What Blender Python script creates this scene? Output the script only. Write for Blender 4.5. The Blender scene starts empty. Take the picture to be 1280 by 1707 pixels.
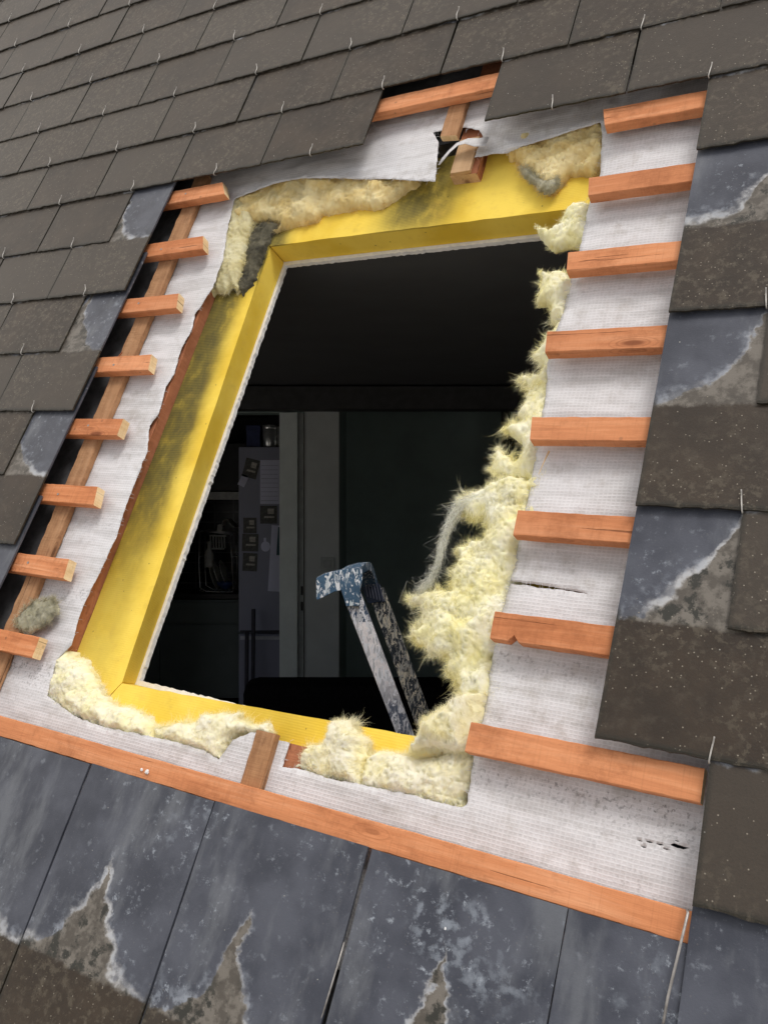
import bpy, bmesh, math, random
import numpy as np
from mathutils import Vector, Matrix, noise
from mathutils.geometry import delaunay_2d_cdt

sc = bpy.context.scene
C = sc.collection
rnd = random.Random(7)

# ---------------------------------------------------------------- camera
FPX, CX, CY = 1414.09, 640.0, 853.5          # focal length and centre, in photo pixels
EYE = Vector((0.0, 0.0, 7.0))
cd = bpy.data.cameras.new('camera'); cam = bpy.data.objects.new('camera', cd); C.objects.link(cam)
cam.location = EYE; cam.rotation_euler = (math.radians(90), 0, 0)
cd.sensor_fit = 'VERTICAL'; cd.sensor_height = 24.0; cd.lens = 24.0 * FPX / 1707.0
cd.clip_start = 0.02; cd.clip_end = 500
sc.camera = cam
# ---------------------------------------------------------------- sky and sun
SUN_EL, SUN_AZ = math.radians(59), math.radians(156)     # azimuth clockwise from +Y
w = bpy.data.worlds.new("World"); sc.world = w; w.use_nodes = True
nt = w.node_tree; bg = nt.nodes['Background']
sky = nt.nodes.new('ShaderNodeTexSky'); sky.sky_type = 'NISHITA'; sky.sun_disc = False
sky.sun_elevation = SUN_EL; sky.sun_rotation = SUN_AZ; sky.dust_density = 4.0; sky.air_density = 1.0
hs = nt.nodes.new('ShaderNodeHueSaturation'); hs.inputs['Saturation'].default_value = 0.48
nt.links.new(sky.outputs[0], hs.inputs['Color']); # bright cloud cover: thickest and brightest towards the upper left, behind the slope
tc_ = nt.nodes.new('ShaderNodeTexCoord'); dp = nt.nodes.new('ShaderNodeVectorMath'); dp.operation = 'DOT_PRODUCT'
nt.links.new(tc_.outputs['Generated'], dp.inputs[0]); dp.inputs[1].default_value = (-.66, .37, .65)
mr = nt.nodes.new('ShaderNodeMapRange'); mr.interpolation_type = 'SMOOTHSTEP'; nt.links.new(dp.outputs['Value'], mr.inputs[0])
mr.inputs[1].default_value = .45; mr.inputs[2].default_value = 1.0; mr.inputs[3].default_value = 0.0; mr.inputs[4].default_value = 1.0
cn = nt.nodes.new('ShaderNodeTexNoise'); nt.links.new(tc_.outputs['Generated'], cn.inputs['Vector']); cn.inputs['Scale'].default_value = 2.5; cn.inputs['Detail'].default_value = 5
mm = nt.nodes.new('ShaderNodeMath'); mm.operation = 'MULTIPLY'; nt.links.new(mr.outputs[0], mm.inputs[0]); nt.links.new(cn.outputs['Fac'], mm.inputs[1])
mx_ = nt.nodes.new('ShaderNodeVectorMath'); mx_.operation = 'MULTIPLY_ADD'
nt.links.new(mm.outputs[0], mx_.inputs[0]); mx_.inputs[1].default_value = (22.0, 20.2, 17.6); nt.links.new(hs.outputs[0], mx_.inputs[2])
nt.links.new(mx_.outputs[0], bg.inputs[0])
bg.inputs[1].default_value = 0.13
sd = bpy.data.lights.new('sun', 'SUN'); so = bpy.data.objects.new('sun', sd); C.objects.link(so)
sd.energy = 1.6; sd.angle = math.radians(17); sd.color = (1.0, 0.975, 0.94)
sdir = Vector((math.sin(SUN_AZ) * math.cos(SUN_EL), math.cos(SUN_AZ) * math.cos(SUN_EL), math.sin(SUN_EL)))
so.rotation_euler = sdir.to_track_quat('Z', 'Y').to_euler()
sc.view_settings.view_transform = 'Standard'; sc.view_settings.look = 'None'
sc.view_settings.exposure = -0.25; sc.view_settings.gamma = 1.0
sc.cycles.max_bounces = 8; sc.cycles.diffuse_bounces = 5; sc.cycles.transparent_max_bounces = 6
sc.cycles.use_denoising = True

# ---------------------------------------------------------------- frames
def c2w(x, y, z): return Vector((x, z, -y))              # photo frame (right, down, ahead) -> world
YAW, EL, ROLL, G = .5365, 1.1757, .0639, .2              # the roof slope; G = gauge of the slate courses
W = 1.7195 * G                                           # width of one slate
_cr, _sr = math.cos(ROLL), math.sin(ROLL)
def _roll(v): return np.array([_cr * v[0] - _sr * v[1], _sr * v[0] + _cr * v[1], v[2]])
T_ = np.array([-3.2173, -5.0274, 12.9041]) * G
U_ = _roll([math.cos(YAW), 0, -math.sin(YAW)])
V_ = _roll([math.sin(YAW) * math.cos(EL), -math.sin(EL), math.cos(YAW) * math.cos(EL)])
N_ = np.cross(U_, V_)
ROOF = Matrix.Identity(4)
for i, v in enumerate((U_, V_, N_)):
    q = c2w(*v)
    for k in range(3): ROOF[k][i] = q[k]
q = c2w(*T_) + EYE
for k in range(3): ROOF[k][3] = q[k]
def pt(x, y, z=0.0):
    """where the line of sight through photo pixel x, y meets the plane z of the roof"""
    d = np.array([(x - CX) / FPX, (y - CY) / FPX, 1.0]); P0 = T_ + N_ * z
    X = d * ((P0 @ N_) / (d @ N_)) - T_
    return float(X @ U_), float(X @ V_)
def px(a, b, z=0.0):
    X = T_ + a * U_ + b * V_ + z * N_
    return FPX * X[0] / X[2] + CX, FPX * X[1] / X[2] + CY
def at(x, y, D): return Vector(((x - CX) / FPX * D, D, -(y - CY) / FPX * D)) + EYE   # a point D metres ahead

# ---------------------------------------------------------------- object helpers
def link(name, me, mats=(), parent=None, mw=None):
    o = bpy.data.objects.new(name, me); C.objects.link(o)
    if me is not None:
        for m in (mats if isinstance(mats, (list, tuple)) else [mats]):
            if me.materials.find(m.name) < 0: me.materials.append(m)
    if parent is not None: o.parent = parent
    if mw is not None: o.matrix_world = mw
    return o
def tag(o, label, cat, group=None, kind=None):
    if label: o['label'] = label
    if cat: o['category'] = cat
    if group: o['group'] = group
    if kind: o['kind'] = kind
    return o
def empty(name, mw): 
    o = bpy.data.objects.new(name, None); C.objects.link(o); o.matrix_world = mw; o.empty_display_size = .05
    return o
def mesh_of(verts, faces, mi=None, smooth=False):
    me = bpy.data.meshes.new('m'); me.from_pydata([tuple(v) for v in verts], [], faces); me.update()
    if mi: 
        for p, m in zip(me.polygons, mi): p.material_index = m
    if smooth:
        for p in me.polygons: p.use_smooth = True
    return me
def bm_mesh(bm, smooth=False):
    bmesh.ops.recalc_face_normals(bm, faces=bm.faces)
    me = bpy.data.meshes.new('m'); bm.to_mesh(me); bm.free()
    if smooth:
        for p in me.polygons: p.use_smooth = True
    return me
def fbm(p, s, o=3): return noise.fractal(Vector(p) * s, 1.0, 2.0, o)
class MB:
    """collects shapes for one mesh"""
    def __init__(s): s.v = []; s.f = []; s.m = []
    def add(s, v, f, m=0):
        n = len(s.v); s.v += [tuple(q) for q in v]; s.f += [tuple(i + n for i in g) for g in f]; s.m += [m] * len(f); return s
    def box(s, lo, hi, m=0):
        x0, y0, z0 = lo; x1, y1, z1 = hi
        v = [(x0,y0,z0),(x1,y0,z0),(x1,y1,z0),(x0,y1,z0),(x0,y0,z1),(x1,y0,z1),(x1,y1,z1),(x0,y1,z1)]
        return s.add(v, [(0,3,2,1),(4,5,6,7),(0,1,5,4),(1,2,6,5),(2,3,7,6),(3,0,4,7)], m)
    def prism(s, poly, z0, z1, m=0, back=None):
        n = len(poly); back = back or poly
        v = [(a, b, z0) for a, b in back] + [(a, b, z1) for a, b in poly]
        f = [tuple(range(n))[::-1], tuple(range(n, 2 * n))] + [(i, (i + 1) % n, n + (i + 1) % n, n + i) for i in range(n)]
        return s.add(v, f, m)
    def tube(s, pts, r, n=8, m=0, r1=None):
        pts = [Vector(p) for p in pts]; k = len(pts); rings = []
        t0 = (pts[1] - pts[0]).normalized(); up = t0.orthogonal().normalized()
        for i, p in enumerate(pts):
            t = (pts[min(i + 1, k - 1)] - pts[max(i - 1, 0)]).normalized()
            up = (up - t * up.dot(t)).normalized(); sd_ = t.cross(up)
            rr = r if r1 is None else r + (r1 - r) * i / (k - 1)
            rings.append([p + (up * math.cos(2 * math.pi * j / n) + sd_ * math.sin(2 * math.pi * j / n)) * rr for j in range(n)])
        v = [q for g in rings for q in g]
        f = [(i * n + j, i * n + (j + 1) % n, (i + 1) * n + (j + 1) % n, (i + 1) * n + j) for i in range(k - 1) for j in range(n)]
        f += [tuple(range(n))[::-1], tuple(range((k - 1) * n, k * n))]
        return s.add(v, f, m)
    def mesh(s, smooth=False, bevel=0):
        me = mesh_of(s.v, s.f, s.m, smooth)
        bm = bmesh.new(); bm.from_mesh(me)
        bmesh.ops.recalc_face_normals(bm, faces=bm.faces)
        if bevel: bmesh.ops.bevel(bm, geom=list(bm.edges), offset=bevel, segments=2, affect='EDGES', profile=.6)
        bm.to_mesh(me); bm.free(); return me

# ---------------------------------------------------------------- materials
class NT:
    def __init__(s, name, rough=.8, spec=.3):
        s.m = bpy.data.materials.new(name); s.m.use_nodes = True; s.t = s.m.node_tree
        s.b = s.t.nodes['Principled BSDF']; s.b.inputs['Roughness'].default_value = rough
        s.b.inputs['Specular IOR Level'].default_value = spec
        s._o = None; s.co = None
    def n(s, k, **a):
        x = s.t.nodes.new(k)
        for q, v in a.items(): setattr(x, q, v)
        return x
    def l(s, a, b): s.t.links.new(a, b)
    def obj(s):
        if s._o is None: s._o = s.n('ShaderNodeTexCoord').outputs['Object']
        return s._o
    def rand(s): return s.n('ShaderNodeObjectInfo').outputs['Random']
    def vec(s, scale=(1, 1, 1), rand=0.0, src=None):
        mp = s.n('ShaderNodeMapping'); mp.inputs['Scale'].default_value = scale; s.l(src or s.obj(), mp.inputs['Vector'])
        if rand:
            k = s.math('MULTIPLY', s.rand(), rand); s.l(s.comb(k, k, k), mp.inputs['Location'])
        return mp.outputs[0]
    def comb(s, x, y, z):
        c = s.n('ShaderNodeCombineXYZ')
        for i, q in enumerate((x, y, z)): s.put(c.inputs[i], q)
        return c.outputs[0]
    def xyz(s, v=None):
        k = s.n('ShaderNodeSeparateXYZ'); s.l(v or s.obj(), k.inputs[0]); return k.outputs
    def put(s, i, v):
        if isinstance(v, bpy.types.NodeSocket): s.l(v, i)
        else: i.default_value = v
    def math(s, op, a, b=0.0, c=0.0, clamp=False):
        k = s.n('ShaderNodeMath', operation=op, use_clamp=clamp)
        s.put(k.inputs[0], a); s.put(k.inputs[1], b); s.put(k.inputs[2], c); return k.outputs[0]
    def noise(s, v, scale, det=4, rough=.55, dist=0.0):
        k = s.n('ShaderNodeTexNoise'); s.l(v, k.inputs['Vector']); k.inputs['Scale'].default_value = scale
        k.inputs['Detail'].default_value = det; k.inputs['Roughness'].default_value = rough; k.inputs['Distortion'].default_value = dist
        return k.outputs['Fac']
    def voro(s, v, scale):
        k = s.n('ShaderNodeTexVoronoi'); s.l(v, k.inputs['Vector']); k.inputs['Scale'].default_value = scale
        return k.outputs['Distance'], k.outputs['Color']
    def ss(s, x, lo, hi, a=0.0, b=1.0):
        k = s.n('ShaderNodeMapRange', interpolation_type='SMOOTHSTEP')
        s.put(k.inputs[0], x)
        for i, q in zip((1, 2, 3, 4), (lo, hi, a, b)): s.put(k.inputs[i], q)
        return k.outputs[0]
    def mix(s, f, a, b, mode='MIX'):
        k = s.n('ShaderNodeMix', data_type='RGBA', blend_type=mode)
        s.put(k.inputs['Factor'], f)
        for i, q in ((6, a), (7, b)):
            s.put(k.inputs[i], q if isinstance(q, bpy.types.NodeSocket) else (q[0], q[1], q[2], 1))
        return k.outputs[2]
    def ramp(s, f, stops):
        k = s.n('ShaderNodeValToRGB'); s.l(f, k.inputs[0]); e = k.color_ramp.elements
        while len(e) < len(stops): e.new(.5)
        for q, (p, c) in zip(e, stops): q.position = p; q.color = (*c, 1)
        return k.outputs[0]
    def col(s, c): s.put(s.b.inputs['Base Color'], c if isinstance(c, bpy.types.NodeSocket) else (*c, 1)); return s
    def bump(s, h, strength=.5, dist=.002):
        k = s.n('ShaderNodeBump'); k.inputs['Strength'].default_value = strength; k.inputs['Distance'].default_value = dist
        s.l(h, k.inputs['Height']); s.l(k.outputs[0], s.b.inputs['Normal']); return s

def m_slate():
    s = NT('fibre_cement_slate', .62, .34); o = s.obj(); X, Y, Z = s.xyz()
    r = s.rand(); r2 = s.math('FRACT', s.math('MULTIPLY', r, 7.31)); r3 = s.math('FRACT', s.math('MULTIPLY', r, 23.7))
    v = s.vec((1, 1, 1), 40.0)
    n1 = s.noise(v, 9, 5); n2 = s.noise(v, 45, 5, .6); n3 = s.noise(v, 260, 3, .6); n4 = s.noise(v, 3.2, 3)
    # border between the part that lay open to the weather and the covered part: a spike under the joint of the course above
    xs = s.math('ADD', X, s.math('MULTIPLY', s.math('SUBTRACT', s.noise(v, 10, 5, .6), .5), .10))
    xs = s.math('ADD', xs, s.math('MULTIPLY', s.math('SUBTRACT', r3, .5), .05))
    sp = s.math('POWER', 2.718, s.math('MULTIPLY', s.math('ABSOLUTE', xs), s.math('MULTIPLY_ADD', r, -14.0, -13.0)))
    amp = s.math('MULTIPLY_ADD', r2, .15, .12)
    yb = s.math('ADD', s.math('MULTIPLY_ADD', sp, amp, G * .93), s.math('MULTIPLY', s.math('SUBTRACT', s.noise(v, 11, 4, .55), .5), .095))
    d = s.math('SUBTRACT', Y, yb)                                  # >0 covered, <0 weathered
    blue = s.mix(s.ss(n1, .35, .68), (.047, .051, .066), (.084, .090, .111))
    blue = s.mix(s.ss(n2, .60, .76, 0, .5), blue, (.22, .24, .27))
    patch = s.math('MULTIPLY', s.ss(n4, .56, .66), s.ss(n2, .48, .62))
    blue = s.mix(s.math('MULTIPLY', patch, .45), blue, (.33, .37, .42))
    blue = s.mix(s.math('MULTIPLY', s.ss(s.noise(s.vec((9, 3, 9), 40.0), 1.0, 5, .65), .5, .68), .45), blue, (.19, .20, .215))
    blue = s.mix(s.math('MULTIPLY', s.ss(s.noise(v, 55, 6, .75), .56, .70), s.ss(n4, .42, .60)), blue, (.30, .33, .37))
    grey = s.mix(s.ss(n2, .4, .6), (.088, .077, .064), (.165, .148, .126))
    # dark blotches of growth inside the grey zone
    grey = s.mix(s.math('MULTIPLY', s.ss(s.noise(v, 22, 6, .68), .50, .58), s.ss(n4, .40, .52)), grey, (.035, .034, .028))
    brown = s.mix(s.ss(n1, .3, .7), (.023, .015, .009), (.046, .031, .019))
    brown = s.mix(s.ss(n2, .5, .75, 0, .35), brown, (.092, .075, .055))
    brown = s.mix(s.math('MULTIPLY', r, .75), brown, (.058, .047, .036))
    brown = s.mix(s.ss(n3, .45, .75, 0, .35), brown, (.03, .027, .022))
    white_on = s.ss(s.noise(v, 5, 3), .40, .62)
    line = s.math('MULTIPLY', s.math('MULTIPLY', s.ss(d, -.010, .001), s.ss(d, .004, .02, 1, 0)), s.ss(n2, .36, .56, .35, 1.0))
    c = s.mix(s.ss(d, -.002, .003), grey, blue)
    c = s.mix(s.math('MULTIPLY', line, s.math('MULTIPLY_ADD', white_on, .75, .08)), c, (.50, .50, .50))
    band = s.math('MULTIPLY', s.ss(d, .0, .05, 1, 0), s.ss(d, -.002, .001))
    c = s.mix(s.math('MULTIPLY', band, s.ss(n2, .46, .66, 0, .45)), c, (.34, .37, .42))
    yg = s.math('ADD', Y, s.math('MULTIPLY', s.math('SUBTRACT', n2, .5), .022))
    c = s.mix(s.ss(yg, G - .006, G + .004), brown, c)
    # grit specks
    dd, dc = s.voro(v, 150); k = s.xyz(dc)[0]
    spk = s.math('MULTIPLY', s.ss(dd, .08, .26, 1, 0), s.math('GREATER_THAN', k, s.ss(n4, .35, .65, .92, .70)))
    spk = s.math('MULTIPLY', spk, s.ss(yg, G * 1.0, G * 1.25, 1, .18))
    c = s.mix(s.math('MULTIPLY', spk, .6), c, (.36, .32, .25))
    dd2, dc2 = s.voro(v, 60); k2 = s.xyz(dc2)[1]
    spk2 = s.math('MULTIPLY', s.math('MULTIPLY', s.ss(dd2, .03, .10, 1, 0), s.ss(n2, .35, .6)), s.math('GREATER_THAN', k2, .90))
    c = s.mix(s.math('MULTIPLY', spk2, .8), c, (.55, .54, .48))
    # moss along the tail and side edges
    e = s.math('MAXIMUM', s.ss(Y, .003, .013, 1, 0), s.math('MULTIPLY', s.ss(s.math('ABSOLUTE', X), W / 2 - .012, W / 2 - .002), s.ss(Y, G, G * 1.15, .9, 0)))
    c = s.mix(s.math('MULTIPLY', e, s.ss(n3, .3, .6, .45, .95)), c, (.022, .020, .014))
    c = s.mix(s.math('MULTIPLY', s.math('MULTIPLY', s.ss(s.noise(v, 60, 5, .7), .50, .64), s.ss(n4, .38, .62)), s.ss(yg, G, G * 1.05, .5, .0)), c, (.125, .105, .075))
    s.col(c)
    s.l(s.ss(d, -.01, .01, .48, .44), s.b.inputs['Roughness'])
    h = s.math('ADD', s.math('MULTIPLY', n3, .5), s.math('MULTIPLY_ADD', n2, .5, s.math('MULTIPLY', s.math('ADD', spk, spk2), .5)))
    s.bump(h, .45, .0016); return s.m

def m_wood(name, c0, c1, c2, ax=0, dark=.5, rough=.75):
    s = NT(name, rough, .25)
    sc_ = [55, 55, 55]; sc_[ax] = 4.0
    v = s.vec((1, 1, 1), 30.0)
    g = s.noise(s.vec(tuple(sc_), 30.0), 1.0, 5, .6, .6)
    sc2 = [240, 240, 240]; sc2[ax] = 14.0
    f = s.noise(s.vec(tuple(sc2), 30.0), 1.0, 3, .6)
    # saw marks across the grain
    sc3 = [8, 8, 8]; sc3[ax] = 230
    saw = s.noise(s.vec(tuple(sc3), 30.0), 1.0, 2, .5)
    c = s.ramp(g, [(.25, c0), (.5, c1), (.75, c2)])
    c = s.mix(s.ss(f, .5, .8, 0, dark * .5), c, tuple(q * .55 for q in c0))
    c = s.mix(s.ss(saw, .52, .75, 0, .22), c, tuple(q * .62 for q in c0))
    c = s.mix(s.ss(s.noise(s.vec((14, 40, 40) if ax == 0 else (40, 14, 40), 30.0), 1.0, 6, .72), .56, .76, 0, dark * .9), c, (c0[0] * .35, c0[1] * .3, c0[2] * .3))
    dd, dc = s.voro(v, 42); k = s.xyz(dc)[0]
    c = s.mix(s.math('MULTIPLY', s.math('MULTIPLY', s.ss(dd, .10, .22, 1, 0), s.math('GREATER_THAN', k, .90)), dark), c, (.08, .045, .03))
    c = s.mix(s.math('MULTIPLY', s.rand(), .35), c, c2)
    c = s.mix(s.ss(s.math('FRACT', s.math('MULTIPLY', s.rand(), 9.7)), .2, 1.0, 0, .30), c, tuple(q * .8 for q in c0))
    # knots with rings, splits along the grain, grime
    kv = [7, 24, 24] if ax == 0 else ([24, 7, 24] if ax == 1 else [24, 24, 7])
    kd, kc = s.voro(s.vec(tuple(kv), 30.0), 1.0); kon = s.math('GREATER_THAN', s.xyz(kc)[0], .72)
    c = s.mix(s.math('MULTIPLY', s.math('MULTIPLY', s.ss(kd, .10, .24, 1, 0), kon), .75), c, (c0[0] * .30, c0[1] * .22, c0[2] * .2))
    c = s.mix(s.math('MULTIPLY', s.math('MULTIPLY', s.ss(s.math('SINE', s.math('MULTIPLY', kd, 60.0)), .2, .9), s.ss(kd, .2, .5, .4, 0)), kon), c, tuple(q * .5 for q in c0))
    sv = [3, 170, 170] if ax == 0 else ([170, 3, 170] if ax == 1 else [170, 170, 3])
    spl = s.ss(s.noise(s.vec(tuple(sv), 30.0), 1.0, 2, .5), .68, .72)
    c = s.mix(s.math('MULTIPLY', spl, .65), c, (c0[0] * .22, c0[1] * .2, c0[2] * .2))
    c = s.mix(s.ss(s.noise(v, 7, 6, .75), .46, .70, 0, .55), c, tuple(q * .62 for q in c0))
    s.col(c); s.bump(s.math('SUBTRACT', s.math('ADD', s.math('MULTIPLY', f, .8), s.math('MULTIPLY', saw, .7)), spl), .7, .0015); return s.m

def m_membrane():
    s = NT('woven_membrane', .42, .45); o = s.obj(); v = s.vec(); X, Y, Z = s.xyz()
    wv = s.noise(v, 20, 3)
    def ln(t, k, off):
        a = s.math('ADD', s.math('MULTIPLY', t, k), s.math('MULTIPLY', wv, off))
        return s.ss(s.math('ABSOLUTE', s.math('SUBTRACT', s.math('FRACT', a), .5)), .0, .30, 1, 0)
    g1, g2 = ln(X, 118, .5), ln(Y, 150, .5)
    g = s.math('MAXIMUM', s.math('MULTIPLY', g1, .7), g2)
    n1, n2, n3 = s.noise(v, 4, 5, .6), s.noise(v, 22, 5, .65), s.noise(v, 130, 4, .65)
    st = s.noise(s.vec((5, 46, 5)), 1.0, 4, .6)
    c = s.mix(g, (.57, .555, .555), (.70, .69, .695))
    c = s.mix(s.ss(st, .42, .70, 0, .40), c, (.74, .73, .745))
    c = s.mix(s.ss(st, .56, .36, 0, .40), c, (.38, .365, .355))
    c = s.mix(s.ss(n1, .35, .66, 0, .30), c, (.80, .80, .83))
    c = s.mix(s.ss(n2, .50, .75, 0, .34), c, (.36, .32, .28))
    c = s.mix(s.math('MULTIPLY', s.ss(s.noise(v, 5.5, 6, .7), .52, .66), .26), c, (.34, .315, .28))
    cr = s.noise(s.vec((11, 30, 11)), 1.0, 3, .5, 1.2)
    c = s.mix(s.ss(s.math('ABSOLUTE', s.math('SUBTRACT', cr, .5)), .0, .018, .22, 0), c, (.86, .86, .88))
    # dark specks on the threads, densest just below each batten
    bb = s.math('FRACT', s.math('MULTIPLY_ADD', Y, -1.0 / G, -.35))
    near = s.math('ADD', s.ss(bb, .0, .35, .9, .15), s.ss(n1, .5, .7, 0, .5))
    low = s.ss(Y, -1.0, -1.5, .25, 1.0)
    sp = s.math('MULTIPLY', s.math('MULTIPLY', s.ss(n3, .52, .66), near), low)
    c = s.mix(s.math('MULTIPLY', sp, .62, clamp=True), c, (.09, .085, .08))
    c = s.mix(s.math('MULTIPLY', s.ss(s.noise(v, 9, 4, .7), .6, .75), s.math('MULTIPLY', low, .35)), c, (.16, .15, .14))
    s.col(c); s.l(s.ss(n2, .3, .7, .3, .6), s.b.inputs['Roughness'])
    s.bump(s.math('ADD', s.math('MULTIPLY', g, .7), s.math('MULTIPLY', n2, .8)), .45, .001); return s.m

def m_board():
    s = NT('yellow_insulation_board', .8, .2); v = s.vec(); X, Y, Z = s.xyz()
    n1, n2, n3 = s.noise(v, 6, 4), s.noise(v, 38, 5, .65), s.noise(v, 240, 3, .6)
    c = s.mix(s.ss(n1, .3, .7), (.80, .54, .05), (.92, .68, .11))
    c = s.mix(s.ss(n2, .5, .75, 0, .30), c, (.72, .48, .09))
    dd, dc = s.voro(v, 60)
    c = s.mix(s.math('MULTIPLY', s.ss(dd, .08, .16, 1, 0), s.math('MULTIPLY', s.math('GREATER_THAN', s.xyz(dc)[0], .93), .7)), c, (.2, .13, .04))
    # mould: on the outer face of the left board near the rafter, densest half way up
    tx = s.math('ADD', X, s.math('MULTIPLY', s.math('SUBTRACT', n1, .5), .05))
    left = s.math('MULTIPLY', s.ss(s.math('MULTIPLY_ADD', Y, .03, tx), .285, .365, 1, 0), s.ss(Y, -1.42, -.85, .32, 1))
    top = s.math('MULTIPLY', s.ss(s.math('ABSOLUTE', s.math('SUBTRACT', tx, .84)), .03, .17, 1, 0), s.ss(Y, -.26, -.14, .25, .95))
    cor = s.math('MULTIPLY', s.ss(s.math('ABSOLUTE', s.math('SUBTRACT', tx, .37)), .03, .10, 1, 0), s.ss(Y, -.42, -.22, .0, 1.0))
    mz = s.ss(Z, -.120, -.1125, .0, 1)
    mo = s.math('MULTIPLY', s.math('MAXIMUM', s.math('MAXIMUM', left, top), cor), mz, clamp=True)
    rib = s.ss(s.math('FRACT', s.math('MULTIPLY', Y, 190)), .2, .8, .86, 1.0)
    sm_ = s.noise(s.vec((22, 13, 22)), 1.0, 7, .66, .2)
    c = s.mix(s.math('MULTIPLY', s.math('MULTIPLY', mo, s.ss(sm_, .22, .5, .62, 1.0)), rib, clamp=True), c, (.165, .135, .032))
    c = s.mix(s.math('MULTIPLY', s.ss(mo, .35, 1.0), s.ss(sm_, .36, .70, .10, .62)), c, (.055, .052, .03))
    c = s.mix(s.ss(s.noise(v, 14, 6, .7), .56, .74, 0, .35), c, (.55, .36, .06))
    s.col(c)
    s.bump(s.math('ADD', s.math('MULTIPLY', s.math('SINE', s.math('MULTIPLY', Y, 1190)), .12), s.math('ADD', n2, s.math('MULTIPLY', n3, .5))), .4, .0016); return s.m

def m_wool(name, c0, c1, dirt=(.16, .15, .10), dk=.3, trans=.12):
    s = NT(name, .95, .05); v = s.vec((1, 1, 1), 20.0)
    n1, n2, n3 = s.noise(v, 16, 4, .6), s.noise(v, 60, 4, .6), s.noise(v, 7, 3)
    c = s.mix(s.ss(n1, .3, .7), c0, c1)
    c = s.mix(s.math('MULTIPLY', s.ss(n3, .5, .68), s.ss(n2, .35, .65, .1, dk)), c, dirt)
    s.col(c)
    st = s.noise(s.vec((330, 110, 200)), 1.0, 4, .75, 2.5)
    s.bump(s.math('ADD', s.math('MULTIPLY', n2, .5), s.math('MULTIPLY', st, .8)), .42, .0035)
    s.b.inputs['Subsurface Weight'].default_value = .22; s.b.inputs['Subsurface Scale'].default_value = .012; s.b.inputs['Subsurface Radius'].default_value = (1.0, .9, .45)
    tr = s.n('ShaderNodeBsdfTranslucent'); s.l(c, tr.inputs[0])
    mx = s.n('ShaderNodeMixShader'); mx.inputs[0].default_value = trans
    out = [q for q in s.t.nodes if q.type == 'OUTPUT_MATERIAL'][0]
    s.l(s.b.outputs[0], mx.inputs[1]); s.l(tr.outputs[0], mx.inputs[2]); s.l(mx.outputs[0], out.inputs[0])
    return s.m

def m_plain(name, c, rough=.6, var=.15, scale=20, bump=.0, metal=0.0, spec=.4, c2=None):
    s = NT(name, rough, spec); v = s.vec(); n1 = s.noise(v, scale, 5, .6)
    s.col(s.mix(s.ss(n1, .3, .7), tuple(q * (1 - var) for q in c), c2 or tuple(min(1, q * (1 + var)) for q in c)))
    s.b.inputs['Metallic'].default_value = metal
    if bump: s.bump(s.noise(v, scale * 6, 4, .6), .5, bump)
    return s.m

def m_paint(name, base, spots, amount=.55, scale=26, cut=None):
    """paint spatters over a base; cut = (height, colour below it)"""
    s = NT(name, .5, .45); v = s.vec(); X, Y, Z = s.xyz()
    c = s.mix(s.ss(s.noise(v, 30, 4), .3, .7), tuple(q * .7 for q in base), base)
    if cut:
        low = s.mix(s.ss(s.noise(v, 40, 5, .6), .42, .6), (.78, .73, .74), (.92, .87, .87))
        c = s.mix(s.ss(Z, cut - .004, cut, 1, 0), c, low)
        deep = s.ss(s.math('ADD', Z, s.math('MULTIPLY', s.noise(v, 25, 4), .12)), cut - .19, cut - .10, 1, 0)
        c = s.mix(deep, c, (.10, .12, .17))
    for i, sp in enumerate(spots):
        nz = s.noise(s.vec((scale * (1 + .4 * i), scale * (1 + .4 * i), scale * .38)), 1.0, 5, .65, .8)
        k = .62 - amount * .12 + .01 * i
        c = s.mix(s.ss(nz, k, k + .03), c, sp)
    dd, dc = s.voro(v, 70)
    c = s.mix(s.math('MULTIPLY', s.ss(dd, .2, .3, 1, 0), s.math('GREATER_THAN', s.xyz(dc)[0], .78)), c, spots[0])
    s.col(c); s.bump(s.noise(v, 60, 4), .4, .001); return s.m

M_slate = m_slate()
M_batten = m_wood('batten_timber', (.46, .150, .055), (.64, .245, .10), (.78, .37, .19), 0)
M_end = m_wood('batten_end_grain', (.72, .46, .22), (.86, .62, .35), (.90, .74, .48), 2, .3)
M_counter = m_wood('counter_batten_timber', (.26, .12, .055), (.40, .21, .10), (.50, .29, .16), 1, .7)
M_rafter = m_wood('rafter_timber', (.30, .105, .05), (.42, .16, .08), (.50, .21, .11), 1, .5, .9)
M_stub = m_wood('sawn_rafter_timber', (.42, .25, .13), (.56, .36, .20), (.68, .47, .28), 1, .5, .9)
M_mem = m_membrane()
M_board = m_board()
M_plaster = m_plain('white_plasterboard_edge', (.80, .79, .77), .9, .08, 60, .001)
M_sheet = m_plain('dark_slope_sheet', (.08, .08, .084), .9, .3, 30)
M_hook = m_plain('weathered_hook_wire', (.42, .40, .37), .5, .25, 90, .0, .3)
M_hookdk = m_plain('old_grey_wire', (.34, .32, .30), .45, .3, 60, .0, .5)
Y_pale = m_wool('pale_yellow_glass_wool', (1.0, .93, .50), (1.0, .97, .76), (.86, .76, .38), .15, .06)
Y_white = m_wool('bleached_glass_wool', (.99, .91, .54), (1.0, .95, .75), (.82, .74, .44), .2, .06)
Y_tan = m_wool('shaded_tan_glass_wool', (.80, .60, .24), (.93, .79, .44), (.26, .20, .10), .6, .1)  # tan tone carries the shade on the upper wool in its colour
Y_dirty = m_wool('sooty_glass_wool', (.045, .043, .034), (.22, .20, .14), (.02, .02, .018), .8, .1)
Y_greyed = m_wool('greyed_glass_wool', (.38, .36, .25), (.62, .58, .42), (.10, .10, .08), .7, .2)
Y_frost = m_wool('frayed_grey_glass_wool', (.74, .74, .66), (.90, .90, .82), (.5, .5, .43), .3, .12)

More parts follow.
